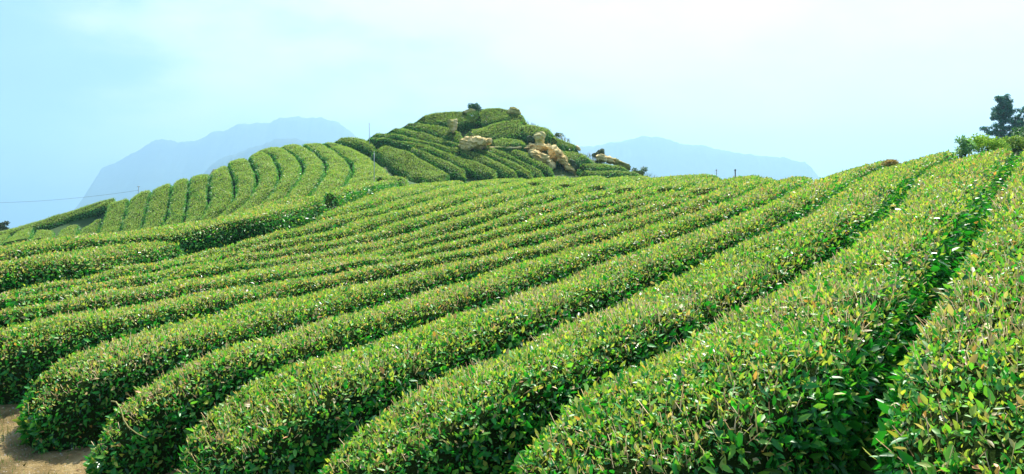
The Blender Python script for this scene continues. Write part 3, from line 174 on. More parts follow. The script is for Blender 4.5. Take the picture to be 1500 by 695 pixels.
def leaf_mat(name, rough=.36, transl=.32, spec=.5, tcol=(1.15, 1.25, .6)):
    m, nt, out = new_mat(name)
    a = nt.nodes.new("ShaderNodeAttribute")
    a.attribute_name = "tint"
    p = nt.nodes.new("ShaderNodeBsdfPrincipled")
    p.inputs["Roughness"].default_value = rough
    p.inputs["Specular IOR Level"].default_value = spec
    # young leaves are matt, mature dark ones waxy
    sep = nt.nodes.new("ShaderNodeSeparateColor")
    nt.links.new(a.outputs["Color"], sep.inputs[0])
    mr = nt.nodes.new("ShaderNodeMapRange")
    mr.inputs["From Min"].default_value = .10; mr.inputs["From Max"].default_value = .42
    mr.inputs["To Min"].default_value = rough-.18; mr.inputs["To Max"].default_value = rough+.10
    nt.links.new(sep.outputs[1], mr.inputs["Value"])
    nt.links.new(mr.outputs["Result"], p.inputs["Roughness"])
    nt.links.new(a.outputs["Color"], p.inputs["Base Color"])
    mul = nt.nodes.new("ShaderNodeMix")
    mul.data_type = "RGBA"
    mul.blend_type = "MULTIPLY"
    mul.inputs["Factor"].default_value = 1
    nt.links.new(a.outputs["Color"], mul.inputs[6])
    mul.inputs[7].default_value = (*tcol, 1)
    t = nt.nodes.new("ShaderNodeBsdfTranslucent")
    nt.links.new(mul.outputs[2], t.inputs["Color"])
    mx = nt.nodes.new("ShaderNodeMixShader")
    mx.inputs["Fac"].default_value = transl
    nt.links.new(p.outputs["BSDF"], mx.inputs[1])
    nt.links.new(t.outputs["BSDF"], mx.inputs[2])
    nt.links.new(mx.outputs["Shader"], out.inputs["Surface"])
    return m

def noise_mat(name, stops, scale, rough=.9, detail=6, bump=0., bump_scale=None, spec=.2, second=None):
    m, nt, out = new_mat(name)
    c = pos_coords(nt)
    n = noise_node(nt, scale, detail, .6, c)
    r = ramp_node(nt, n.outputs["Fac"], stops)
    col = r.outputs["Color"]
    if second:
        n2 = noise_node(nt, second[0], 5, .6, c)
        r2 = ramp_node(nt, n2.outputs["Fac"], [(second[2], (0, 0, 0)), (second[3], (1, 1, 1))])
        mx = nt.nodes.new("ShaderNodeMix")
        mx.data_type = "RGBA"
        nt.links.new(r2.outputs["Color"], mx.inputs["Factor"])
        nt.links.new(col, mx.inputs[6])
        mx.inputs[7].default_value = (*second[1], 1)
        col = mx.outputs[2]
    p = nt.nodes.new("ShaderNodeBsdfPrincipled")
    p.inputs["Roughness"].default_value = rough
    p.inputs["Specular IOR Level"].default_value = spec
    nt.links.new(col, p.inputs["Base Color"])
    if bump:
        nb = noise_node(nt, bump_scale or scale*4, 8, .65, c)
        b = nt.nodes.new("ShaderNodeBump")
        b.inputs["Strength"].default_value = bump
        b.inputs["Distance"].default_value = .05
        nt.links.new(nb.outputs["Fac"], b.inputs["Height"])
        nt.links.new(b.outputs["Normal"], p.inputs["Normal"])
    nt.links.new(p.outputs["BSDF"], out.inputs["Surface"])
    return m

M_LEAF = leaf_mat("tea_leaf", rough=.46, transl=.40, spec=.5)
M_TREELEAF = leaf_mat("tree_leaf", rough=.6, transl=.15, spec=.25)
M_TWIG = leaf_mat("tea_twig", rough=.7, transl=.05, spec=.2, tcol=(1, 1, 1))
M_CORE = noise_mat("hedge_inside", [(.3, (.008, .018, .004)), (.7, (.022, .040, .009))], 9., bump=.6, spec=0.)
M_GROUND = noise_mat("soil_and_weeds", [(.3, (.025, .055, .014)), (.5, (.05, .085, .022)), (.68, (.10, .085, .035))], .55, bump=.8, bump_scale=7.,
                     second=(.12, (.035, .08, .02), .42, .58))
M_PATH = noise_mat("dirt_path", [(.30, (.06, .05, .016)), (.48, (.20, .14, .05)), (.62, (.33, .24, .10)), (.78, (.42, .35, .19))], 2.1, bump=1., bump_scale=30.,
                   second=(38., (.48, .42, .33), .60, .70))
M_BARK = noise_mat("bark", [(.3, (.03, .022, .016)), (.7, (.09, .065, .045))], 6., bump=.7)
M_ROCK = noise_mat("sandstone", [(.28, (.24, .15, .04)), (.42, (.56, .40, .14)), (.62, (.76, .60, .28)), (.8, (.82, .70, .40))], 1.1, bump=1., bump_scale=3.2,
                   second=(.55, (.16, .17, .05), .56, .70))
M_ROCKDARK = noise_mat("mossy_rock", [(.3, (.02, .035, .018)), (.5, (.04, .075, .03)), (.7, (.10, .11, .05))], 1.4, bump=1., bump_scale=4.)  # mossy rocks; also the painted shade of the block beside the mushroom rock
M_ROCKYEL = noise_mat("lichen_rock", [(.3, (.10, .13, .03)), (.48, (.40, .36, .10)), (.7, (.55, .47, .28))], 1.3, bump=1., bump_scale=4.)
M_METAL = noise_mat("galvanised_steel", [(.3, (.30, .34, .33)), (.7, (.42, .45, .44))], 3., rough=.45, spec=.5)
M_WOODPOLE = noise_mat("weathered_wood", [(.3, (.10, .09, .08)), (.7, (.2, .17, .15))], 5.)
M_FOREST = noise_mat("far_forest", [(.3, (.022, .045, .028)), (.7, (.05, .085, .045))], .02)
M_PEBBLE = noise_mat("pebble", [(.3, (.22, .19, .15)), (.7, (.48, .44, .37))], 9., bump=.3)

# ------------------------------------------------------------------ leaves
T_NEAR_V = np.array([(0, 0, 0), (.34, -.235, .045), (.34, .235, .045), (.72, -.165, .02), (.72, .165, .02), (1.02, 0, -.09), (.34, 0, -.015), (.72, 0, -.05)])
T_NEAR_F = [(0, 1, 6), (0, 6, 2), (1, 3, 7, 6), (6, 7, 4, 2), (3, 5, 7), (7, 5, 4)]
T_FAR_V = np.array([(0, 0, 0), (.46, -.25, .07), (1, 0, -.03), (.46, .25, .07)])
T_FAR_F = [(0, 1, 2), (0, 2, 3)]

def frame(axis, nrm):
    axis = axis/np.linalg.norm(axis, axis=1)[:, None]
    b = np.cross(nrm, axis)
    b /= np.linalg.norm(b, axis=1)[:, None]+1e-9
    n = np.cross(axis, b)
    return axis, b, n

def stamp(pos, axis, nrm, size, tv, tf, wid=None):
    a, b, n = frame(axis, nrm)
    k = len(tv)
    s = size[:, None, None]
    w = s if wid is None else (size*wid)[:, None, None]
    V = pos[:, None, :] + s*tv[None, :, 0:1]*a[:, None, :] + w*tv[None, :, 1:2]*b[:, None, :] + w*tv[None, :, 2:3]*n[:, None, :]
    flat = np.concatenate([np.array(f) for f in tf])
    sizes = np.array([len(f) for f in tf])
    F = (flat[None, :] + (np.arange(len(pos))*k)[:, None]).ravel()
    return V.reshape(-1, 3), F, np.tile(sizes, len(pos)), k

def merge(parts):
    Vs, Fs, Ss, Cs, o = [], [], [], [], 0
    for V, F, S, C in parts:
        Vs.append(V); Fs.append(F+o); Ss.append(S); Cs.append(C); o += len(V)
    return np.concatenate(Vs), np.concatenate(Fs), np.concatenate(Ss), np.concatenate(Cs)

def lownoise(P, s, seed=0):
    """cheap smooth noise in about -1..1"""
    x = P*s
    return (np.sin(x[:, 0]*1.7+x[:, 1]*.9+seed)+np.sin(x[:, 1]*2.1-x[:, 0]*.6+1.3*seed)+np.sin(x[:, 0]*3.3+x[:, 2]*2+2.1*seed+x[:, 1]*1.9))/3

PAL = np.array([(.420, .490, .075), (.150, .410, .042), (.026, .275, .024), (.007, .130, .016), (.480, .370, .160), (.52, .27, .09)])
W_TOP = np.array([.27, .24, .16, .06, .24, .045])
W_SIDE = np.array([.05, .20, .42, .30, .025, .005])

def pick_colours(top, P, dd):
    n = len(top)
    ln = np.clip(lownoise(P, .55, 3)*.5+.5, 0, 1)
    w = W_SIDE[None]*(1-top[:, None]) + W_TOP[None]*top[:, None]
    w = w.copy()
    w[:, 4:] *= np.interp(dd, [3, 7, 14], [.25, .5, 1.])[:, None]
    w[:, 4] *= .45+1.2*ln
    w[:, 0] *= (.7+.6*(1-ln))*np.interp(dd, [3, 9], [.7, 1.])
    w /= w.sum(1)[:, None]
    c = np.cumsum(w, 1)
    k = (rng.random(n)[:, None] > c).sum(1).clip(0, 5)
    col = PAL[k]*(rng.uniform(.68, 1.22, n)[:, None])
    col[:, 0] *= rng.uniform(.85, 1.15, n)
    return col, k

# ------------------------------------------------------------------ hedge rows
def parse(s):
    return np.array([[float(x) for x in r.split(",")] for r in s.split()])/100.

def resample(st, step):
    c = (st[:, :3]+st[:, 3:])/2
    s = np.r_[0, np.cumsum(np.linalg.norm(np.diff(c, axis=0), axis=1))]
    n = max(6, int(s[-1]/step)+1)
    t = np.linspace(0, s[-1], n)
    o = np.stack([np.interp(t, s, st[:, k]) for k in range(6)], 1)
    return o, t

def hedge(key, label, H=.75, gap=.34, name="tea_hedge", group="tea hedges of the terraced plantation", lai=1., lift=.0):
    st = parse(ROWS[key])
    d0 = np.linalg.norm((st[:, :3]+st[:, 3:])/2, axis=1)
    step = float(np.clip(.03*d0.min(), .18, .8))
    st, t = resample(st, step)
    L = t[-1]
    A, B = st[:, :3], st[:, 3:]
    W = np.linalg.norm((B-A)[:, :2], axis=1)
    m = len(st)
    g = np.minimum(gap, .26*W)
    one = np.ones(m)
    prof = [(g*.85, -H*one), (g*.74, -.66*H*one), (g*.76, -.40*H*one), (g*.92, -.18*H*one), (np.minimum(g*1.2, .33*W), -.045*H*one), (np.minimum(g*1.6, .42*W), -.004*one),
            (.52*W, .018*one), (W-g*1.1, -.008*one), (W-g*.5, -.045*H*one), (W-g*.14, -.15*H*one), (W-g*.02, -.38*H*one), (W-g*.05, -.66*H*one), (W-g*.35, -H*one)]
    U = np.stack([p[0] for p in prof], 1)
    Z = np.stack([p[1] for p in prof], 1)
    Z = np.where(Z > -H*.99, Z+lift*np.clip(1-U/np.maximum(W[:, None], .1), 0, 1), Z)
    # rounded row ends
    e = np.minimum(t, L-t)
    re = min(1.25 if key in FIELD else .6, .3*L)
    fe = np.sqrt(np.clip(1-(1-np.clip(e/re, 0, 1))**2, 0, 1))
    fe = (.30 if key in FIELD else .12)+(.70 if key in FIELD else .88)*fe
    U = W[:, None]*.5+(U-W[:, None]*.5)*fe[:, None]
    Z = np.where(Z > -H*.99, (Z+H)*((.28 if key in FIELD else .5)+(.72 if key in FIELD else .5)*fe[:, None])-H, Z)
    fr = U/np.maximum(W[:, None], 1e-3)
    V = A[:, None, :]*(1-fr[..., None])+B[:, None, :]*fr[..., None]
    V[..., 2] += Z
    # hand clipped, so never quite even
    flat = V.reshape(-1, 3)
    seed = (hash(key) % 97) if False else sum(map(ord, key))
    wob = lownoise(flat, 1.1, seed)*.030+lownoise(flat, 3.1, seed+5)*.022
    amp = np.clip(1+d0.min()*.03, 1, 2.2)
    flat[:, 2] += wob*amp*(Z.ravel() > -H*.9)
    flat[:, :2] += (lownoise(flat, 1.7, seed+9)*.035*amp)[:, None]
    V = flat.reshape(m, -1, 3)
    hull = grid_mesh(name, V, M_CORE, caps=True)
    tag(hull, label, "tea hedge", group)
    # --- leaves over the clipped surface
    P00, P01, P11, P10 = V[:-1, :-1], V[:-1, 1:], V[1:, 1:], V[1:, :-1]
    k = len(prof)-1
    nrm = np.cross(P10-P00, P01-P00).reshape(-1, 3)*-1
    area = np.linalg.norm(nrm, axis=1)
    nrm = nrm/(area[:, None]+1e-9)
    # orientation: top faces must point up
    topface = np.tile(np.arange(k), m-1)
    sgn = np.sign(nrm.reshape(m-1, k, 3)[:, 5, 2].mean())
    nrm *= sgn
    cen = ((P00+P01+P11+P10)/4).reshape(-1, 3)
    dist = np.linalg.norm(cen, axis=1)
    size = np.clip(.028+.0012*dist, .034, .076)
    lai_d = np.interp(dist, [3, 8, 20, 60], [3.3, 2.7, 2.1, 1.7])*lai
    wgt = np.array([.9, 1.2, 1.3, 1.2, 1.1, 1, 1, 1, 1, .9, .55, .25][:k])
    dens = lai_d/(.43*size**2)*wgt[topface]
    cnt = rng.poisson(area*dens)
    qi = np.repeat(np.arange(len(cnt)), cnt)
    n = len(qi)
    a, b = rng.random(n)[:, None], rng.random(n)[:, None]
    q00, q01, q11, q10 = [p.reshape(-1, 3)[qi] for p in (P00, P01, P11, P10)]
    pos = q00*(1-a)*(1-b)+q01*(1-a)*b+q11*a*b+q10*a*(1-b)
    tuft = lownoise(pos, 14., seed)+lownoise(pos, 23., seed+3)
    keep = rng.random(n) < np.where(dist[qi] < 14, .62+.38*np.clip(tuft*1.5+.5, 0, 1), 1)
    pos = pos[keep]; qi = qi[keep]; n = len(qi); tuft = tuft[keep]
    N = nrm[qi]
    # the leafy faces that close the row ends
    ce = []
    for e0, e1 in ((0, 1), (-1, -2)):
        nv_ = V[e0].mean(0)-V[e1].mean(0); nv_ /= np.linalg.norm(nv_)+1e-9
        dd = np.linalg.norm(V[e0].mean(0)); ss = float(np.clip(.031+.0011*dd, .038, .076))
        ar = W[e0]*fe[e0]*H*.9
        ne = int(min(1500, 2.6*ar/(.43*ss**2)))
        ii = rng.integers(0, 12, ne); al = rng.random(ne)[:, None]; be = np.sqrt(rng.random(ne))[:, None]
        pe = (V[e0][ii]*(1-al)+V[e0][ii+1]*al)*be+V[e0].mean(0)*(1-be)
        ce.append((pe, np.tile(nv_+np.array([0, 0, .2]), (ne, 1)), np.full(ne, 0 if e0 == 0 else (len(dist)-1))))
    pos = np.concatenate([pos]+[c[0] for c in ce]); N = np.concatenate([N]+[c[1] for c in ce]); qi = np.concatenate([qi]+[c[2] for c in ce])
    tuft = np.concatenate([tuft, np.zeros(len(pos)-n)]); n = len(pos)
    pos = pos+N*(np.clip(tuft, -.8, .8)*.016*(dist[qi] < 20))[:, None]
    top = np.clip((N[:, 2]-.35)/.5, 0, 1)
    sz = size[qi]*np.clip(rng.lognormal(-.08, .33, n), .45, 2.)*(1.2-.3*top)
    depth = rng.random(n)**1.6
    pos = pos+N*((.035-depth*.085)*np.clip(sz/.06, .8, 1.5))[:, None]
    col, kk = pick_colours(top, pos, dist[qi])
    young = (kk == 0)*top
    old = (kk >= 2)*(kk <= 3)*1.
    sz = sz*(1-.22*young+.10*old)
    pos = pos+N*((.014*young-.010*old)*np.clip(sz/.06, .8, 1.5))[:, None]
    rv = rng.normal(size=(n, 3))
    rv /= np.linalg.norm(rv, axis=1)[:, None]
    upv = np.array([0, 0, 1.])
    axis = rv*1.0+N*.35+upv*(.10+.25*top[:, None])-upv*(.25*(1-top[:, None]))+upv*(.9*young[:, None])
    rv2 = rng.normal(size=(n, 3))
    rv2 /= np.linalg.norm(rv2, axis=1)[:, None]
    ln = N*.8+upv*(.12+.3*top[:, None])+rv2*(.62+.12*top[:, None])*np.interp(dist[qi], [10, 40], [1, .8])[:, None]
    mean = np.array([.235, .350, .060])*top[:, None]+np.array([.08, .26, .055])*(1-top[:, None])
    fb = np.interp(dist[qi], [18, 60], [0, .6])[:, None]
    col = col*(1-fb)+mean*fb*1.2
    near = dist[qi] < 9.
    parts = []
    for sel, tv, tf in ((near, T_NEAR_V, T_NEAR_F), (~near, T_FAR_V, T_FAR_F)):
        if sel.sum():
            Vv, F, S, kv = stamp(pos[sel], axis[sel], ln[sel], sz[sel], tv, tf, rng.uniform(.75, 1.1, sel.sum()))
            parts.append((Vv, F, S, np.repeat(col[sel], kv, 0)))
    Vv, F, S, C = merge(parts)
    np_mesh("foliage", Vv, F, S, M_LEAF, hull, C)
    # --- bare cut stems left by the clipping machine
    nd = np.interp(dist, [2.5, 6, 12, 22], [1000, 430, 130, 0])
    cnt = rng.poisson(area*nd*np.clip((nrm[:, 2]-.1)/.6, 0, 1)*(dist < 22))
    qi = np.repeat(np.arange(len(cnt)), cnt)
    n = len(qi)
    if n > 20:
        a, b = rng.random(n)[:, None], rng.random(n)[:, None]
        q00, q01, q11, q10 = [p.reshape(-1, 3)[qi] for p in (P00, P01, P11, P10)]
        pos = q00*(1-a)*(1-b)+q01*(1-a)*b+q11*a*b+q10*a*(1-b)
        keep = rng.random(n) < .12+1.2*np.clip(lownoise(pos, .9, 7)*.9+.25, 0, 1)
        pos = pos[keep]; qi = qi[keep]; n = len(pos)
        ln_ = rng.uniform(.07, .19, n)
        ax = nrm[qi]*.5+np.array([0, 0, .6])+rng.normal(size=(n, 3))*.28
        ax /= np.linalg.norm(ax, axis=1)[:, None]
        pos = pos-ax*(ln_*rng.uniform(.35, .7, n))[:, None]
        w = (.0026+.00030*dist[qi])/ln_
        tv = np.array([(0, -.5, -.29), (0, .5, -.29), (0, 0, .58), (1, -.4, -.23), (1, .4, -.23), (1, 0, .46)])
        tf = [(0, 1, 4, 3), (1, 2, 5, 4), (2, 0, 3, 5), (3, 4, 5)]
        Vv, F, S, kv = stamp(pos, ax, rng.normal(size=(n, 3)), ln_, tv, tf, w)
        base = np.array([(.52, .38, .17), (.40, .24, .10), (.44, .40, .14), (.60, .48, .26)])[rng.integers(0, 4, n)]*rng.uniform(.7, 1.2, n)[:, None]
        cs = np_mesh("cut_stems", Vv, F, S, M_TWIG, hull, np.repeat(base, kv, 0))
        cs["kind"] = "stuff"
    return hull

FIELD = {
 "R0": "tea hedge filling the bottom right corner, right of the long dark straight furrow",
 "R1": "broad tea hedge running along the left side of the long dark straight furrow",
 "R2": "third long tea hedge counted leftwards from the bottom right corner",
 "R3": "fourth long tea hedge from the bottom right corner, its near end at the bottom edge",
 "R4": "fifth long tea hedge from the bottom right, near the bent bare branch",
 "R5": "tea hedge with leafy drooping end directly over the brown dirt path",
 "R6": "tapering tea hedge behind the one that ends over the brown dirt path",
 "R7": "shortest pointed tea hedge wedge in mid slope before the walkway gap",
 "R8": "pointed tea hedge in mid slope, next uphill after the shortest wedge",
 "R9": "long tea hedge from the left edge across mid slope, just below the long thin one",
 "R10": "tea hedge starting as a point left of centre, above the mid slope stripe",
 "R11": "long thin tea hedge two rows in front of the dark furrow at the left",
 "R12": "tea hedge starting as a point, third down from the upper field edge",
 "R13": "long tea hedge next to the uppermost row along the upper left field edge",
 "R14": "uppermost tea hedge of the near field, along the dark shaded hedge foot",
 "R13x": "tea hedge stub beyond the walkway gap, leftmost of the stubs under the knoll",
 "R12x": "tea hedge stub beyond the walkway gap, second from the left under the knoll",
 "R11x": "tea hedge stub beyond the walkway gap, third from the left, below the cliff rocks",
 "R10x": "tea hedge stub beyond the walkway gap, fourth from the left, below the skyline bush",
 "R9x": "tea hedge stub beyond the walkway gap, fifth from the left, at the open skyline",
 "R8x": "tea hedge stub beyond the walkway gap, second from the right, before the dark post",
 "R7x": "tea hedge stub beyond the walkway gap, rightmost of all the stubs",
}
for k, lab in FIELD.items():
    hedge(k, lab, H=.70, gap={"R0": .25, "R1": .27, "R2": .28}.get(k, .33), lift={"R0": .03, "R1": .07, "R2": .11}.get(k, .15), group="tea hedges of the near field")
hedge("A", "dark green tea hedge with rounded end at the left edge above the pale field", H=1.15, gap=.45, group="tall hedges behind the near field")
hedge("B", "tall wide tea hedge with deep shaded front behind the rounded hedge end", H=1.2, gap=.4, group="tall hedges behind the near field")
hedge("C", "shaded tea hedge tapering up to the field crest beyond a dark notch", H=1.15, gap=.35, group="tall hedges behind the near field")
hedge("D", "small dome shaped tea hedge at the foot of the thin right hand pole", H=.8, gap=.4, group="tall hedges behind the near field")
ORD = ["first", "second", "third", "fourth", "fifth", "sixth", "seventh", "eighth", "ninth", "tenth", "eleventh", "twelfth"]
for i in range(4, 16):
    lab = "curved tea hedge climbing the rounded left hill, %s of twelve from the left" % ORD[i-4]
    if i == 15:
        lab = "last and widest curved tea hedge on the rounded left hill, behind the thin pole"
    hedge("H%d" % i, lab, H=1., gap=.36 if i < 10 else .46, group="curved tea hedges on the left hill")
for i in range(6):
    hedge("G%d" % i, "short tea hedge low on the far left slope, %s of six from left" % ORD[i], H=.8, gap=.4, group="short tea hedges at the far left")
hedge("S0", "long tea hedge along the far left skyline, above the short rows", H=.75, gap=.3, group=None)
KN = {
 "K0": ("dark rounded tea hedge at the left tip of the knoll, behind the last curved row", .9, .4),
 "K1": ("bulky tea hedge with a dark shaded left face beside the valley notch", 1.3, .75),
 "K2": ("tea hedge just above the bulky shaded one, lowest sloping row of the knoll", .8, .34),
 "K3": ("second sloping tea hedge up from the bulky shaded one on the knoll", .8, .34),
 "K4": ("third sloping tea hedge up from the bulky shaded one on the knoll", .8, .3),
 "K5": ("fourth sloping tea hedge of the knoll, passing under the flat boulder", .8, .3),
 "K6": ("thin sloping tea hedge right of the flat boulder foot", .7, .26),
 "K7": ("short tea hedge at the left foot of the leaning cliff slab", .7, .3),
 "T0": ("tea hedge on the upper left shoulder of the knoll, over the standing stone", .9, .5),
 "T1": ("tea hedge on the knoll left flank below the standing stone", .9, .45),
 "T2": ("topmost rounded tea hedge on the knoll summit, under the dark bush", 1.0, .6),
 "T3": ("wide tea hedge across the knoll right of the standing stone", 1.0, .6),
 "T4": ("dark domed tea hedge above the mushroom shaped rock", 1.2, .6),
 "T5": ("low tea hedge between the flat boulder and the mushroom shaped rock", 1.0, .5),
 "T6": ("domed tea hedge at the right knoll skyline, right of the mushroom shaped rock", 1.0, .5),
 "T7": ("tea hedge on the knoll right slope beside the mossy block", .8, .4),
 "T8": ("tea hedge on the knoll right slope in front of the ridge rocks", .7, .3),
 "T9": ("lowest tea hedge on the knoll right slope, just over the field crest", .7, .28),
}
for k, (lab, H, gp) in KN.items():
    hedge(k, lab, H=H, gap=gp, group="tea hedges of the rocky knoll")

# ------------------------------------------------------------------ terrain
ctrl = []
for k, s in ROWS.items():
    st = parse(s)
    drop = {"K": .75, "T": .9, "H": .98, "G": .9, "S": .45}.get(k[0], .64)
    if k in ("A", "B", "C"):
        drop = .85
    for f in (0., .5, 1.):
        p = st[:, :3]*(1-f)+st[:, 3:]*f
        p[:, 2] -= drop
        ctrl.append(p)
ctrl = np.concatenate(ctrl)
extra = [tuple(at(*q)) for q in ((936, 257, 70.5), (900, 247, 69.4), (880, 240, 68.8), (866, 232, 69.2), (838, 251, 65), (800, 223, 66), (785, 213, 66.3), (697, 167, 72), (862, 229, 68.5), (820, 200, 68.2),
         (1448, 222, 24.5), (1478, 218, 25.5), (1408, 224, 21.5), (1502, 214, 26), (5, 341, 82), (1302, 240, 26.5), (692, 178, 70.2), (662, 194, 67.6), (695, 219, 65.2))]
extra += [(0, 0, -1.62), (-1.5, 1.5, -1.78), (1.5, -1.5, -1.45), (-3, 3.4, -2.05), (-4.6, 5.4, -2.35), (-5.6, 7.4, -2.5), (-6.5, 6.5, -2.5), (-2, -1, -1.7), (3, 1, -1.2), (4.5, 3.5, -.6),
         (-8, 9, -2.6), (-10, 11, -2.6), (-12, 14, -2.4), (2, -6, -1.4), (-7, -4, -2.2), (8, -2, -1), (12, 8, -.2), (15, 14, .2), (16, 22, .3), (20, 30, 0), (18, 40, -.4), (14, 52, -.8), (10, 58, -.8),
         (-12, 30, -2.5), (-13, 40, -2.2), (-18, 44, -3), (-26, 46, -4), (-35, 50, -5), (-22, 34, -4), (-9.5, 34, -1.2), (-7, 52, -.4), (-8, 58, .5),
         (-46, 66, -5), (-42, 74, -4), (-34, 76, -3), (-24, 80, -4), (-14, 80, -2), (-5, 84, 3), (3, 84, 1), (8, 80, -1), (14, 72, -1), (6, 74, 2), (10, 75, .5), (.12, 71.9, 7.3), (16, 66, 0), (22, 60, -2),
         (0, 76, 7.2), (-4, 75, 6.6), (3, 74, 4.5), (66, 110, 5), (74, 106, 6.), (84, 112, 6), (40, 70, -5), (30, 60, -4), (50, 90, -6), (20, 80, -6), (45, 112, -9), (60, 84, -3), (95, 125, -6), (10, 96, -7), (30, 120, -13), (35, 50, -3), (28, 44, -2), (16, 27, .4), (19, 26, .7), (14.5, 24, .5)]
far = []
for rad, z in ((130, -16), (220, -45), (420, -110), (900, -210), (1800, -255), (3500, -262), (7000, -262)):
    for an in range(0, 360, 12):
        far.append((rad*math.sin(R(an)), rad*math.cos(R(an))+20, z + (10 if rad == 130 and 25 < an < 45 else 0)))
ctrl = np.concatenate([ctrl, np.array(extra), np.array(far)])

def ground_z(x, y):
    """smooth surface through the control points (nearest ones only)"""
    x = np.atleast_1d(np.asarray(x, float)); y = np.atleast_1d(np.asarray(y, float))
    out = np.empty(len(x))
    for i in range(0, len(x), 2000):
        d = np.sqrt((x[i:i+2000, None]-ctrl[None, :, 0])**2+(y[i:i+2000, None]-ctrl[None, :, 1])**2)
        k = np.argpartition(d, 12, axis=1)[:, :13]
        dk = np.take_along_axis(d, k, 1)
        rr = dk.max(1, keepdims=True)*1.001
        w = ((rr-dk)/(rr*(dk+.05)))**2
        out[i:i+2000] = (w*ctrl[k, 2]).sum(1)/w.sum(1)
    return out

NA = 300
rad = np.concatenate([np.linspace(.25, 16, 64), np.geomspace(16.4, 110, 70), np.geomspace(116, 6500, 34)])
ang = np.linspace(0, 2*math.pi, NA, endpoint=False)
RR, AA = np.meshgrid(rad, ang, indexing="ij")
GX, GY = RR*np.sin(AA), RR*np.cos(AA)
GZ = ground_z(GX.ravel(), GY.ravel()).reshape(GX.shape)
GZ += (lownoise(np.stack([GX, GY, GX*0], -1).reshape(-1, 3), 1.9, 4)*.018).reshape(GX.shape)
gr = grid_mesh("ground", np.stack([GX, GY, GZ], -1), M_GROUND, closed=True, caps=True)
gr["kind"] = "structure"

# dirt path along the row ends
sx = np.linspace(-3., 16, 110); tx = np.linspace(-2.2, 3.15, 40)
S_, T_ = np.meshgrid(sx, tx, indexing="ij")
edge = (lownoise(np.stack([S_, T_*0, T_*0], -1).reshape(-1, 3), 1.2, 2)*.22).reshape(S_.shape)
Tn = T_+edge*np.where(T_ > 0, 1, -1)*(np.abs(T_) > 1)
PX, PY = (-S_+Tn*1.)/1.4142, (S_+Tn*1.)/1.4142
PX = PX+.0; PY = PY
pz = ground_z(PX.ravel(), PY.ravel())+.012+lownoise(np.stack([PX, PY, PX*0], -1).reshape(-1, 3), 1.9, 4)*.018
pnoise = lownoise(np.stack([PX, PY, PX*0], -1).reshape(-1, 3), 6, 1)*.007+lownoise(np.stack([PX, PY, PX*0], -1).reshape(-1, 3), 17, 1)*.004
pth = grid_mesh("path", np.stack([PX.ravel(), PY.ravel(), pz+pnoise+.01], -1).reshape(*S_.shape, 3), M_PATH)
pth["kind"] = "structure"

def on_path(n, s0, s1, t0, t1):
    s = rng.uniform(s0, s1, n); t = rng.uniform(t0, t1, n)
    x, y = (-s+t)/1.4142, (s+t)/1.4142
    return np.stack([x, y, ground_z(x, y)+.02], 1)

# pebbles, fallen leaves and grass nobody could count
ico = bmesh.new(); bmesh.ops.create_icosphere(ico, subdivisions=1, radius=1)
icov = np.array([v.co[:] for v in ico.verts]); icof = [tuple(v.index for v in f.verts) for f in ico.faces]; ico.free()
pp = on_path(2600, 5, 12, -.6, 3)
Vv, F, S, kv = stamp(pp, rng.normal(size=(len(pp), 3)), rng.normal(size=(len(pp), 3)), rng.gamma(2., .0026, len(pp))+.002, icov, icof)
o = np_mesh("gravel", Vv, F, S, M_PEBBLE); o["kind"] = "stuff"; o["label"] = "small pale stones strewn on the dirt path"
pp = on_path(2600, 5, 12, .9, 3.3)
nn = len(pp)
Vv, F, S, kv = stamp(pp, np.c_[rng.normal(size=(nn, 2)), rng.normal(size=nn)*.15], np.c_[rng.normal(size=(nn, 2))*.35, np.ones(nn)], rng.uniform(.025, .06, nn), T_FAR_V, T_FAR_F)
cc = np.array([(.34, .19, .08), (.42, .28, .13), (.22, .13, .06), (.12, .14, .04)])[rng.integers(0, 4, nn)]
o = np_mesh("leaf_litter", Vv, F, S, M_TWIG, None, np.repeat(cc, kv, 0)); o["kind"] = "stuff"; o["label"] = "dry brown leaves fallen at the hedge ends"
def grass(name, pts, h0, h1, cols, label, lean=.35):
    n = len(pts)
    ax = np.c_[rng.normal(size=(n, 2))*lean, np.ones(n)]
    tv = np.array([(0, -.5, 0), (0, .5, 0), (.55, .38, .15), (.55, -.38, .15), (1, 0, .5)])
    tf = [(0, 1, 2, 3), (3, 2, 4)]
    h = rng.uniform(h0, h1, n)
    Vv, F, S, kv = stamp(pts, ax, np.c_[rng.normal(size=(n, 2)), np.zeros(n)], h, tv, tf, np.full(n, .06))
    c = np.array(cols)[rng.integers(0, len(cols), n)]*rng.uniform(.7, 1.2, n)[:, None]
    o = np_mesh(name, Vv, F, S, M_TREELEAF, None, np.repeat(c, kv, 0)); o["kind"] = "stuff"; o["label"] = label
cl = []
for c0 in on_path(110, 5, 11, .2, 3.3):
    q = c0+np.c_[rng.normal(size=(70, 2))*rng.uniform(.05, .2), np.zeros(70)]
    q[:, 2] = ground_z(q[:, 0], q[:, 1])
    cl.append(q)
grass("grass", np.concatenate(cl), .03, .11, [(.10, .22, .03), (.16, .24, .04), (.08, .16, .03)], "short green grass tufts on the dirt path")
# rough grass between the rocks of the knoll
n = 9000
gx, gy = rng.uniform(-7, 14, n), rng.uniform(61, 75, n)
pts = np.stack([gx, gy, ground_z(gx, gy)], 1)
def blades(name, pts, h0, h1, cols, label):
    grass(name, pts, h0, h1, cols, label, .5)
blades("weeds", pts, .2, .5, [(.10, .15, .03), (.18, .17, .05), (.07, .13, .03), (.26, .2, .09)], "rough grass growing between the knoll rocks")

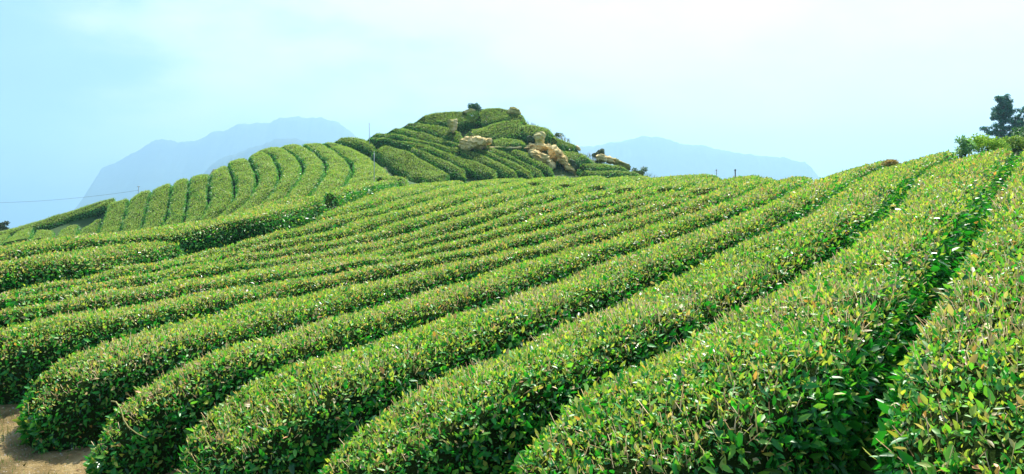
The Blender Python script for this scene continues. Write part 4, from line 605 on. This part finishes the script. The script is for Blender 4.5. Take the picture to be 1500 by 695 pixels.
# ------------------------------------------------------------------ rocks
def rock(name, outline, y, thick, mat, label, group="rocks on the knoll", nz=.15, levels=3, seed=0, fz=1.1):
    rs = np.random.default_rng(seed)
    c = np.mean([at(u, v, y) for u, v in outline], 0)
    bm = bmesh.new()
    for u, v in outline:
        p = at(u, v, y)
        for s, sh in ((-.5, .72), (-.2, 1.), (.2, 1.), (.5, .7)):
            q = c+(p-c)*(sh*rs.uniform(.86, 1.0))
            q[1] += thick*s*rs.uniform(.8, 1.2)
            bm.verts.new(Vector(q-c))
    res = bmesh.ops.convex_hull(bm, input=bm.verts)
    inner = [g for g in res["geom_interior"] if isinstance(g, bmesh.types.BMVert)]
    bmesh.ops.delete(bm, geom=list(set(inner)), context="VERTS")
    bmesh.ops.triangulate(bm, faces=bm.faces)
    for _ in range(levels):
        bmesh.ops.subdivide_edges(bm, edges=[e for e in bm.edges if e.calc_length() > .16], cuts=1, use_grid_fill=True)
        bmesh.ops.triangulate(bm, faces=[f for f in bm.faces if len(f.verts) > 3])
    bmesh.ops.smooth_vert(bm, verts=bm.verts, factor=.25, use_axis_x=True, use_axis_y=True, use_axis_z=True)
    bm.normal_update()
    sc = max(.4, thick)
    for vv in bm.verts:
        p = vv.co+Vector((seed*3.1, seed*1.7, 0))
        n1 = mnoise.noise(p*fz*1.3)*nz*sc*1.3
        n2 = (.5-abs(mnoise.noise(Vector((p.x*3.2, p.y*3.2, p.z*1.5))*fz)))*nz*sc*.8
        n3 = mnoise.noise(p*7*fz)*nz*sc*.25
        n4 = (round(p.z*3.2+mnoise.noise(p*1.1)*1.2+p.x*.6)-(p.z*3.2+mnoise.noise(p*1.1)*1.2+p.x*.6))*.16*sc
        n5 = mnoise.cell(Vector((p.x*2.2+p.z, p.y*2.2, p.z*1.3+p.x*.7)))*nz*sc*.3
        vv.co += vv.normal*(n1+n2+n3+n4*.7-n5)
    me = bpy.data.meshes.new(name)
    bm.to_mesh(me); bm.free()
    me.materials.append(mat)
    o = link(bpy.data.objects.new(name, me))
    o.location = c
    return tag(o, label, "rock", group)

rock("standing_stone", [(655, 181), (658, 176), (664, 174), (669.5, 175), (670, 183), (667, 190), (664, 195), (660, 194), (657, 190)], 67.6, .7, M_ROCKYEL, "upright pale yellow standing stone among the upper knoll hedges", seed=1)
rock("boulder", [(672, 213), (675, 205), (684, 201), (699, 200), (708, 203), (719, 204), (718, 209), (706, 212), (701, 218), (686, 219), (676, 218)], 65.2, 1.5, M_ROCK, "broad flat topped tan boulder above the sloping knoll rows", seed=2)
rock("mushroom_rock", [(781, 198), (785, 194.5), (797, 194), (800.5, 197), (798, 204), (794, 210), (791, 224), (787, 224), (786, 210), (783, 206)], 66.2, .9, M_ROCKYEL, "mushroom shaped greenish rock perched on the cliff top", seed=3, nz=.08)
rock("dark_rock", [(772, 200), (777, 199), (784, 206), (785, 211), (778, 211), (774, 208)], 66.6, .7, M_ROCKDARK, "dark shaded block leaning against the left of the mushroom rock", seed=4)  # shade of this block is put into its dark rock colour
rock("ledge_rock", [(764, 218), (775, 212), (790, 210), (806, 213), (806, 219), (790, 222), (772, 221)], 66.0, 1.2, M_ROCK, "horizontal rock ledge under the mushroom rock", seed=5)
rock("cliff_rock", [(774, 220), (782, 218.5), (792, 222), (801, 229), (808, 239), (814, 247), (806, 249), (797, 246), (788, 236), (777, 229)], 64.0, 1.3, M_ROCK, "long leaning tan cliff slab, left of the two below the mushroom rock", seed=6, nz=.16)
rock("cliff_rock", [(803, 213), (812, 214), (816, 219), (815, 228), (820, 233), (830, 237), (836, 243), (840, 250), (844, 255), (838, 255), (827, 246), (815, 237), (807, 228)], 64.6, 1.2, M_ROCK, "ragged tan cliff ridge, right of the two below the mushroom rock", seed=7, nz=.17)
rock("mossy_rock", [(831, 237), (835, 233), (841, 235), (846, 242), (846, 250), (842, 252), (838, 245)], 65.0, .8, M_ROCKDARK, "dark mossy block at the right foot of the cliff ridge", seed=8)
rock("dark_rock", [(866, 229), (868, 225), (884, 218), (886, 226), (880, 229), (870, 231)], 69.2, .9, M_ROCKDARK, "dark green wedge rock on the right knoll skyline", seed=9)
rock("boulder", [(872, 230), (876, 226), (885, 225), (889, 230), (889, 238), (876, 238)], 68.6, 1., M_ROCK, "rounded pale boulder below the dark wedge rock", seed=10)
rock("boulder", [(886, 231), (893, 228), (899, 233), (900, 239), (888, 239)], 68.8, .9, M_ROCK, "smaller tan boulder just right of the rounded pale one", seed=11)
rock("ridge_rock", [(897, 232), (907, 234), (916, 239), (924, 244), (925, 250), (913, 248), (901, 241)], 69.4, .8, M_ROCKYEL, "sloping yellowish ridge rock stepping down the right skyline", seed=12)
rock("summit_rock", [(744, 161), (748, 156.5), (752, 157), (762, 162.5), (763, 169), (744, 169)], 71.6, .9, M_ROCKYEL, "small angular rock on the right of the knoll summit", seed=13, nz=.1)
rock("summit_rock", [(678, 163), (690, 159.5), (697, 162), (692, 167), (680, 167)], 71.4, .7, M_ROCKYEL, "low yellow lichened rock left of the dark summit bush", seed=14, nz=.08)
rock("skyline_rock", [(843, 213), (847, 214), (852, 220), (850, 223), (845, 219)], 67.4, .5, M_ROCK, "small reddish rock peeping out at the right knoll hedge end", seed=15)
rock("slab_rock", [(706, 217), (720, 215), (745, 214.5), (766, 215), (764, 218), (735, 218.5), (710, 219.5)], 65.6, .5, M_ROCK, "thin tan rock shelf under the low hedge between boulder and mushroom rock", seed=16, nz=.07)

# ------------------------------------------------------------------ shrubs and trees
def clump_leaves(centres, radii, per, size, cols, up=.3):
    P, Nn = [], []
    for c, r in zip(centres, radii):
        n = int(per*r**1.5) if per > 1 else 30
        v = rng.normal(size=(n, 3)); v /= np.linalg.norm(v, axis=1)[:, None]
        rr = rng.random(n)**.45
        P.append(np.array(c)+v*rr[:, None]*np.array([r, r, r*.8]))
        Nn.append(v)
    P = np.concatenate(P); Nn = np.concatenate(Nn); n = len(P)
    ax = rng.normal(size=(n, 3))+Nn*.5+np.array([0, 0, up])
    ln = Nn*.5+np.array([0, 0, .5])+rng.normal(size=(n, 3))*.6
    c = np.array(cols)[rng.integers(0, len(cols), n)]*rng.uniform(.75, 1.25, n)[:, None]
    Vv, F, S, kv = stamp(P, ax, ln, size*rng.uniform(.6, 1.3, n), T_FAR_V, T_FAR_F)
    return Vv, F, S, np.repeat(c, kv, 0)

def tube_mesh(name, paths, mat, parent=None, sides=6):
    Vs, Fs, Ss, o = [], [], [], 0
    for pts, r0, r1 in paths:
        pts = np.asarray(pts, float); m = len(pts)
        d = np.gradient(pts, axis=0); d /= np.linalg.norm(d, axis=1)[:, None]+1e-9
        ref = np.array([.31, .95, .05])
        b = np.cross(d, ref); b /= np.linalg.norm(b, axis=1)[:, None]
        n = np.cross(d, b)
        rr = np.linspace(r0, r1, m)
        a = np.linspace(0, 2*math.pi, sides, endpoint=False)
        V = pts[:, None]+rr[:, None, None]*(np.cos(a)[None, :, None]*b[:, None]+np.sin(a)[None, :, None]*n[:, None])
        idx = np.arange(m*sides).reshape(m, sides)
        i2 = np.concatenate([idx, idx[:, :1]], 1)
        q = np.stack([i2[:-1, :-1], i2[:-1, 1:], i2[1:, 1:], i2[1:, :-1]], -1).reshape(-1, 4)
        f = np.concatenate([q.ravel(), idx[0, ::-1], idx[-1]])
        Vs.append(V.reshape(-1, 3)); Fs.append(f+o); Ss += [4]*len(q)+[sides, sides]; o += m*sides
    return np_mesh(name, np.concatenate(Vs), np.concatenate(Fs), Ss, mat, parent, smooth=True)

def bend(p0, p1, k=5, j=.05):
    t = np.linspace(0, 1, k)[:, None]
    p0, p1 = np.array(p0, float), np.array(p1, float)
    q = p0*(1-t)+p1*t
    q[1:-1] += rng.normal(size=(k-2, 3))*j*np.linalg.norm(p1-p0)
    return q

def plant(name, base, label, cat, group=None):
    e = bpy.data.objects.new(name, None); link(e); e.location = base
    e.empty_display_size = .3
    return tag(e, label, cat, group)

def shrub(name, u, v, y, w, h, label, cols, size, nb=9, per=170, group="shrubs beyond the crest"):
    """bush whose crown is centred in direction (u, v)"""
    c = at(u, v, y)
    gz = float(ground_z(c[0], c[1])[0])
    e = plant(name, (c[0], c[1], gz), label, "shrub", group)
    top = c[2]-gz
    cen, rad, paths = [], [], []
    for i in range(nb):
        a = rng.uniform(0, 6.28); q = rng.random()**.5
        zz = max(.12*w, top+h*.4-rng.random()**1.3*max(h*1.1, top*.8))
        p = np.array([math.cos(a)*q*w*.42, math.sin(a)*q*w*.42, zz])
        cen.append(p); rad.append(rng.uniform(.16, .3)*w*.9)
        paths.append((bend((rng.normal()*.05, rng.normal()*.05, -.1), p, 6), .02*max(1, h), .006))
    tube_mesh("stems", paths, M_BARK, e)
    Vv, F, S, C = clump_leaves(cen, np.array(rad), per/np.mean(np.array(rad)**1.5), size, cols)
    np_mesh("foliage", Vv, F, S, M_LEAF if "glossy" in label else M_TREELEAF, e, C)
    return e

YG = [(.36, .55, .04), (.26, .48, .04), (.44, .56, .06), (.18, .36, .04)]
DK = [(.035, .10, .045), (.05, .13, .05), (.03, .075, .035)]
shrub("shrub", 1448, 211, 24.5, 1.0, .36, "bright yellow green shrub behind the crest, left of the dark conifer", YG, .07, 14, 200)
shrub("shrub", 1480, 211, 25.5, 1.0, .34, "dull yellow green shrub under the dark conifer, right of the bright one", [(.28, .42, .05), (.36, .44, .08), (.16, .30, .05)], .07, 12, 190)
shrub("shrub", 1410, 213, 21.5, .55, .34, "pale glossy leaved sapling at the crest, left of the yellow green shrub", [(.22, .42, .16), (.34, .5, .26), (.12, .28, .08)], .075, 10, 110)
shrub("shrub", 1421, 202, 22.2, .22, .42, "slender upright light green shoot behind the glossy sapling", YG, .06, 4, 50)
shrub("shrub", 1502, 203, 26, 1.0, .6, "dark green bush cut by the right edge under the trees", [(.08, .22, .07), (.12, .28, .08), (.06, .16, .05)], .09, 12, 260)
shrub("bush", 697, 159, 72.0, 1.3, .7, "dark spiky bush on the knoll summit", [(.03, .12, .06), (.05, .16, .07), (.07, .2, .07)], .15, 18, 110, None)
shrub("bush", 936, 252, 70.5, 1.35, .45, "low reddish green bush at the right end of the knoll skyline", [(.08, .18, .05), (.18, .15, .06), (.12, .24, .06)], .14, 9, 150, None)
shrub("bush", 3, 332, 82, 1.1, .9, "hazy grey green bush at the left edge beyond the hill", [(.06, .10, .05), (.09, .12, .06)], .2, 7, 120, None)
shrub("dry_shrub", 1302, 239, 26.5, .5, .05, "dry orange brown scrub patch between two hedges at the crest", [(.5, .32, .10), (.58, .4, .15), (.36, .3, .1)], .06, 8, 120, None)
shrub("bush", 692, 171, 70.2, 1.3, .5, "fresh light green weeds below the summit bush", [(.12, .26, .04), (.18, .3, .05)], .13, 6, 110, None)
shrub("bush", 820, 199, 68.2, .8, .2, "small twiggy green bush on the skyline above the domed hedge", [(.10, .2, .07), (.16, .2, .09)], .11, 7, 60, None)

def conifer(name, u, v_top, y, width, height, label, seed):
    rs = np.random.default_rng(seed)
    c = at(u, v_top, y)
    gz = float(ground_z(c[0], c[1])[0])
    H = c[2]-gz
    e = plant(name, (c[0], c[1], gz), label, "tree", "dark trees beyond the right crest")
    tube_mesh("trunk", [(np.array([(0, 0, -.3), (.05, 0, H*.35), (-.04, .05, H*.7), (.02, 0, H*.98)]), .24, .04)], M_BARK, e, 8)
    cen, rad, paths = [], [], []
    nl = 15
    for i in range(nl):
        f = i/(nl-1)
        z = H-height+f*height*.97
        prof = .24+.76*min(1, (1-f)*1.35)**.9
        r = width*.5*prof
        for j in range(4 if f < .85 else 3):
            a = j*1.6+i*2.4+rs.uniform(-.5, .5)
            rr = r*rs.uniform(.65, 1.1)
            tip = np.array([math.cos(a)*rr, math.sin(a)*rr, z+rs.uniform(-.05, .22)*height*.3])
            paths.append((bend((0, 0, z-.15), tip, 5, .04), .05, .015))
            for k in (.45, .75, 1.0):
                if rs.random() < .88:
                    cen.append(np.array([0, 0, z-.1])*(1-k)+tip*k+rs.normal(size=3)*.12)
                    rad.append(rs.uniform(.2, .4)*(width/5)**.7)
    tube_mesh("limbs", paths, M_BARK, e, 5)
    Vv, F, S, C = clump_leaves(cen, np.array(rad), 110/np.mean(np.array(rad)**1.5), .19, [(.02, .14, .085), (.035, .18, .10), (.05, .21, .11)])
    np_mesh("crown", Vv, F, S, M_TREELEAF, e, C)
conifer("conifer_tree", 1470, 144, 100, 4.7, 5.4, "dark blue green conifer with gappy crown above the yellow shrubs", 3)
conifer("conifer_tree", 1508, 160, 98, 4.6, 4.4, "second dark conifer, mostly cut off by the right edge", 8)

# bent bare branch at the hedge end by the path
p = [at(u, v, y) for u, v, y in ((163, 588, 6.75), (170, 589, 6.7), (177, 600, 6.62), (181, 615, 6.58), (188, 626, 6.5), (200, 635, 6.45), (214, 642, 6.4))]
b = tube_mesh("branch", [(np.array(p), .0065, .004)], M_TWIG, None, 6)
a = b.data.color_attributes.new("tint", "FLOAT_COLOR", "POINT")
a.data.foreach_set("color", np.tile([.26, .24, .07, 1], len(b.data.vertices)).astype(np.float32))
tag(b, "bent bare yellowish branch sticking out of the hedge end by the path", "branch")

# ------------------------------------------------------------------ poles and wire
def pole(name, u, v0, y, r, up, mat, label, cap=True, group=None):
    t = at(u, v0, y)
    gz = float(ground_z(t[0], t[1])[0])
    o = tube_mesh(name, [(np.array([(t[0], t[1], gz-.2), (t[0]+.01, t[1], (gz+t[2])/2), (t[0], t[1], t[2])]), r, r*.85)], mat, None, 8)
    tag(o, label, "pole", group)
    if cap:
        tube_mesh("cap", [(np.array([(t[0], t[1], t[2]-.06), (t[0], t[1], t[2]+.03)]), r*1.25, r*1.25)], mat, o, 8)
    return t
pole("metal_pole", 541, 181, 68.5, .026, 0, M_METAL, "thin grey metal pole standing against the sky left of the knoll", group="thin metal poles")
pole("metal_pole", 548, 223, 46.0, .022, 0, M_METAL, "thin grey metal pole in front of the last curved hedge", group="thin metal poles")
pole("wooden_post", 1077, 249, 52, .045, 0, M_WOODPOLE, "dark short post at the field skyline in front of the far mountain")
t = pole("metal_mast", 1049.5, 249, 52, .03, 0, M_METAL, "thin mast with side arms at the skyline left of the dark post")
mast = [o for o in bpy.data.objects if o.name == "metal_mast"][0]
for dz, w in ((-.06, .10), (-.2, .16)):
    tube_mesh("side_arm", [(np.array([(t[0]-w, t[1], t[2]+dz), (t[0], t[1], t[2]+dz), (t[0]+w, t[1], t[2]+dz)]), .012, .012)], M_METAL, mast, 5)
w1 = pole("wooden_post", 203, 272.5, 69.5, .03, 0, M_METAL, "small pale post on the left hill skyline holding the wire", False)
tube_mesh("cross_arm", [(np.array([w1+(-.12, 0, -.08), w1+(0, 0, -.08), w1+(.12, 0, -.08)]), .02, .02)], M_WOODPOLE, bpy.data.objects["wooden_post.001"], 5)
wa, wb = w1+np.array([0, 0, -.38]), at(-60, 298, 66)
tt = np.linspace(0, 1, 24)[:, None]
wp = wa*(1-tt)+wb*tt
wp[:, 2] -= (.30*4*tt*(1-tt))[:, 0]
wi = tube_mesh("overhead_wire", [(wp, .010, .010)], M_WOODPOLE, None, 5)
tag(wi, "thin overhead wire running from the skyline post off the left edge", "wire")

# ------------------------------------------------------------------ far mountains
def mountain(name, prof, y, depth, seed, rough):
    prof = np.array(prof, float)
    us = np.linspace(prof[0, 0], prof[-1, 0], 420)
    vs = np.interp(us, prof[:, 0], prof[:, 1])
    X = y*(us-CX)/FPX
    Zt = y*(CY-vs)/FPX
    nv = 64
    s = np.linspace(-1, 1, nv)
    V = np.zeros((len(us), nv, 3))
    base = -275.
    for i in range(len(us)):
        for j in range(nv):
            f = (1-abs(s[j]))**1.15
            yy = y+s[j]*depth
            p = Vector((X[i]*.004+seed, yy*.004, seed))
            n = mnoise.fractal(p, 1.0, 2.0, 5)
            n2 = mnoise.noise(Vector((X[i]*.02+seed, yy*.02, 1)))+.7*mnoise.noise(Vector((X[i]*.06+seed, yy*.05, 4)))
            z = base+(Zt[i]-base)*f + n*rough*6*(abs(s[j]))*f + n2*rough*(1.1-.5*min(1, abs(s[j])*6))
            V[i, j] = (X[i]*(yy/y)**.4, yy+n*60*abs(s[j]), z)
    o = grid_mesh(name, V, M_FOREST)
    o["kind"] = "structure"
    return o
mountain("mountain", [(60, 420), (95, 350), (130, 295), (138, 268), (150, 244), (175, 234), (205, 217), (222, 206), (240, 201.5), (262, 206), (285, 205), (300, 198), (315, 189), (330, 189), (350, 179), (390, 177.5), (412, 170.5), (440, 169), (480, 171), (495, 177), (513, 189), (530, 205), (560, 240), (600, 300), (660, 400)], 4300, 900, 2.3, 9)
mountain("mountain", [(240, 380), (275, 300), (300, 249), (312, 238), (330, 227), (350, 222), (366, 214), (385, 209), (402, 201), (430, 200), (470, 208), (520, 230), (580, 290), (640, 390)], 3100, 600, 5.1, 6)
mountain("mountain", [(720, 350), (780, 270), (830, 222), (852, 213), (870, 212), (895, 207), (915, 203), (940, 198), (962, 197), (985, 204), (1012, 211), (1030, 210), (1050, 216), (1080, 222), (1120, 227), (1150, 229), (1172, 236), (1178, 234), (1186, 243), (1200, 258), (1240, 300), (1300, 400)], 4000, 800, 8.7, 7)

# ------------------------------------------------------------------ haze
def haze_box():
    x0, x1, y0, y1, z0, z1 = -6800, 6800, -6800, 6900, -266., 520.
    v = [(x, y, z) for z in (z0, z1) for y in (y0, y1) for x in (x0, x1)]
    f = [(0, 2, 3, 1), (4, 5, 7, 6), (0, 1, 5, 4), (2, 6, 7, 3), (0, 4, 6, 2), (1, 3, 7, 5)]
    m, nt, out = new_mat("haze")
    p = nt.nodes.new("ShaderNodeVolumePrincipled")
    p.inputs["Color"].default_value = (.355, .575, .77, 1)
    p.inputs["Density"].default_value = HAZE
    p.inputs["Anisotropy"].default_value = .45
    nt.links.new(p.outputs["Volume"], out.inputs["Volume"])
    o = np_mesh("haze", v, np.array(f).ravel(), [4]*6, m)
    o["kind"] = "stuff"
    o["label"] = "pale blue haze over the valley and mountains"
HAZE = 3.3e-4
haze_box()

# ------------------------------------------------------------------ light, sky, camera
SUN_AZ, SUN_EL = R(18), R(55)
sd = Vector((math.sin(SUN_AZ)*math.cos(SUN_EL), math.cos(SUN_AZ)*math.cos(SUN_EL), math.sin(SUN_EL)))
sl = bpy.data.lights.new("sun", "SUN")
sl.energy = 5.
sl.angle = R(.55)
sl.color = (1, .95, .85)
so = bpy.data.objects.new("sun", sl); link(so)
so.rotation_euler = sd.to_track_quat("Z", "Y").to_euler()

w = bpy.data.worlds.new("World")
SC.world = w
w.use_nodes = True
nt = w.node_tree
nt.nodes.clear()
out = nt.nodes.new("ShaderNodeOutputWorld")
sky = nt.nodes.new("ShaderNodeTexSky")
sky.sky_type = "NISHITA"
sky.sun_disc = False
sky.sun_elevation = SUN_EL
sky.sun_rotation = SUN_AZ
sky.air_density = 1.4
sky.dust_density = 2.
bg1 = nt.nodes.new("ShaderNodeBackground")
bg1.inputs["Strength"].default_value = .135
nt.links.new(sky.outputs["Color"], bg1.inputs["Color"])
bg2 = nt.nodes.new("ShaderNodeBackground")
bg2.inputs["Strength"].default_value = VEIL = .41
tc = nt.nodes.new("ShaderNodeTexCoord")
def vmath(op, a, b):
    n = nt.nodes.new("ShaderNodeVectorMath"); n.operation = op
    nt.links.new(a, n.inputs[0])
    n.inputs[1].default_value = b
    return n
def fmath(op, a, b, clamp=False):
    n = nt.nodes.new("ShaderNodeMath"); n.operation = op; n.use_clamp = clamp
    for i, x in enumerate((a, b)):
        if isinstance(x, (int, float)):
            n.inputs[i].default_value = x
        else:
            nt.links.new(x, n.inputs[i])
    return n.outputs[0]
# thin high cloud: thick towards the right, torn open to blue on the left
dt = vmath("DOT_PRODUCT", tc.outputs["Generated"], (math.sin(R(48)), math.cos(R(48)), .5)).outputs["Value"]
sq = vmath("MULTIPLY", tc.outputs["Generated"], (1, 1, 2.6)).outputs["Vector"]
n1 = noise_node(nt, 2.3, 7, .55, sq)
f1 = fmath("ADD", dt, fmath("MULTIPLY", fmath("SUBTRACT", n1.outputs["Fac"], .5), 2.5))
mr = nt.nodes.new("ShaderNodeMapRange"); mr.interpolation_type = "SMOOTHSTEP"
nt.links.new(f1, mr.inputs["Value"])
mr.inputs["From Min"].default_value = .18; mr.inputs["From Max"].default_value = .80
rp = ramp_node(nt, mr.outputs["Result"], [(0, (.08, .36, .80)), (.5, (.66, .74, .84)), (1, (1.04, .90, .86))])
nc = noise_node(nt, 4.5, 7, .6, sq)
cm = nt.nodes.new("ShaderNodeMix"); cm.data_type = "RGBA"; cm.blend_type = "MULTIPLY"; cm.inputs["Factor"].default_value = 1
cr = ramp_node(nt, nc.outputs["Fac"], [(.35, (.80, .88, .97)), (.65, (1.06, 1.03, 1.02))])
nt.links.new(rp.outputs["Color"], cm.inputs[6]); nt.links.new(cr.outputs["Color"], cm.inputs[7])
nt.links.new(cm.outputs[2], bg2.inputs["Color"])
n2 = noise_node(nt, 1.7, 5, .55, sq)
sp = nt.nodes.new("ShaderNodeSeparateXYZ"); nt.links.new(tc.outputs["Generated"], sp.inputs[0])
# the veil thins out overhead and behind the camera
fv = fmath("MULTIPLY_ADD", sp.outputs["Y"], .5)
fv2 = fmath("ADD", fmath("MULTIPLY", sp.outputs["Y"], .55), .42, True)
fv3 = fmath("SUBTRACT", 1., fmath("MULTIPLY", fmath("POWER", fmath("MAXIMUM", sp.outputs["Z"], 0.), 1.5), .9), True)
fac = fmath("MULTIPLY", fmath("MULTIPLY", fv2, fv3), fmath("ADD", fmath("MULTIPLY", n2.outputs["Fac"], .35), .75), True)
ms = nt.nodes.new("ShaderNodeMixShader")
nt.links.new(fac, ms.inputs["Fac"])
nt.links.new(bg1.outputs["Background"], ms.inputs[1])
nt.links.new(bg2.outputs["Background"], ms.inputs[2])
nt.links.new(ms.outputs["Shader"], out.inputs["Surface"])

cam = bpy.data.cameras.new("camera")
co = bpy.data.objects.new("camera", cam); link(co)
co.location = (0, 0, 0)
co.rotation_euler = (R(90), 0, 0)
cam.sensor_fit = "HORIZONTAL"
cam.sensor_width = 36
cam.lens = 36*FPX/1500
cam.shift_y = -(347.5-CY)/1500
cam.clip_start = .05
cam.clip_end = 30000
SC.camera = co

SC.view_settings.view_transform = "Standard"
SC.view_settings.look = "None"
SC.view_settings.exposure = EXPO = 1.18
SC.view_settings.gamma = 1
SC.render.engine = "CYCLES"
cy = SC.cycles
cy.use_denoising = True
try:
    cy.denoiser = "OPENIMAGEDENOISE"
    cy.denoising_input_passes = "RGB_ALBEDO_NORMAL"
except Exception:
    pass
cy.max_bounces = 6
cy.diffuse_bounces = 3
cy.glossy_bounces = 2
cy.transmission_bounces = 3
cy.volume_bounces = 2
cy.transparent_max_bounces = 4
cy.caustics_reflective = False
cy.caustics_refractive = False
cy.sample_clamp_indirect = 4
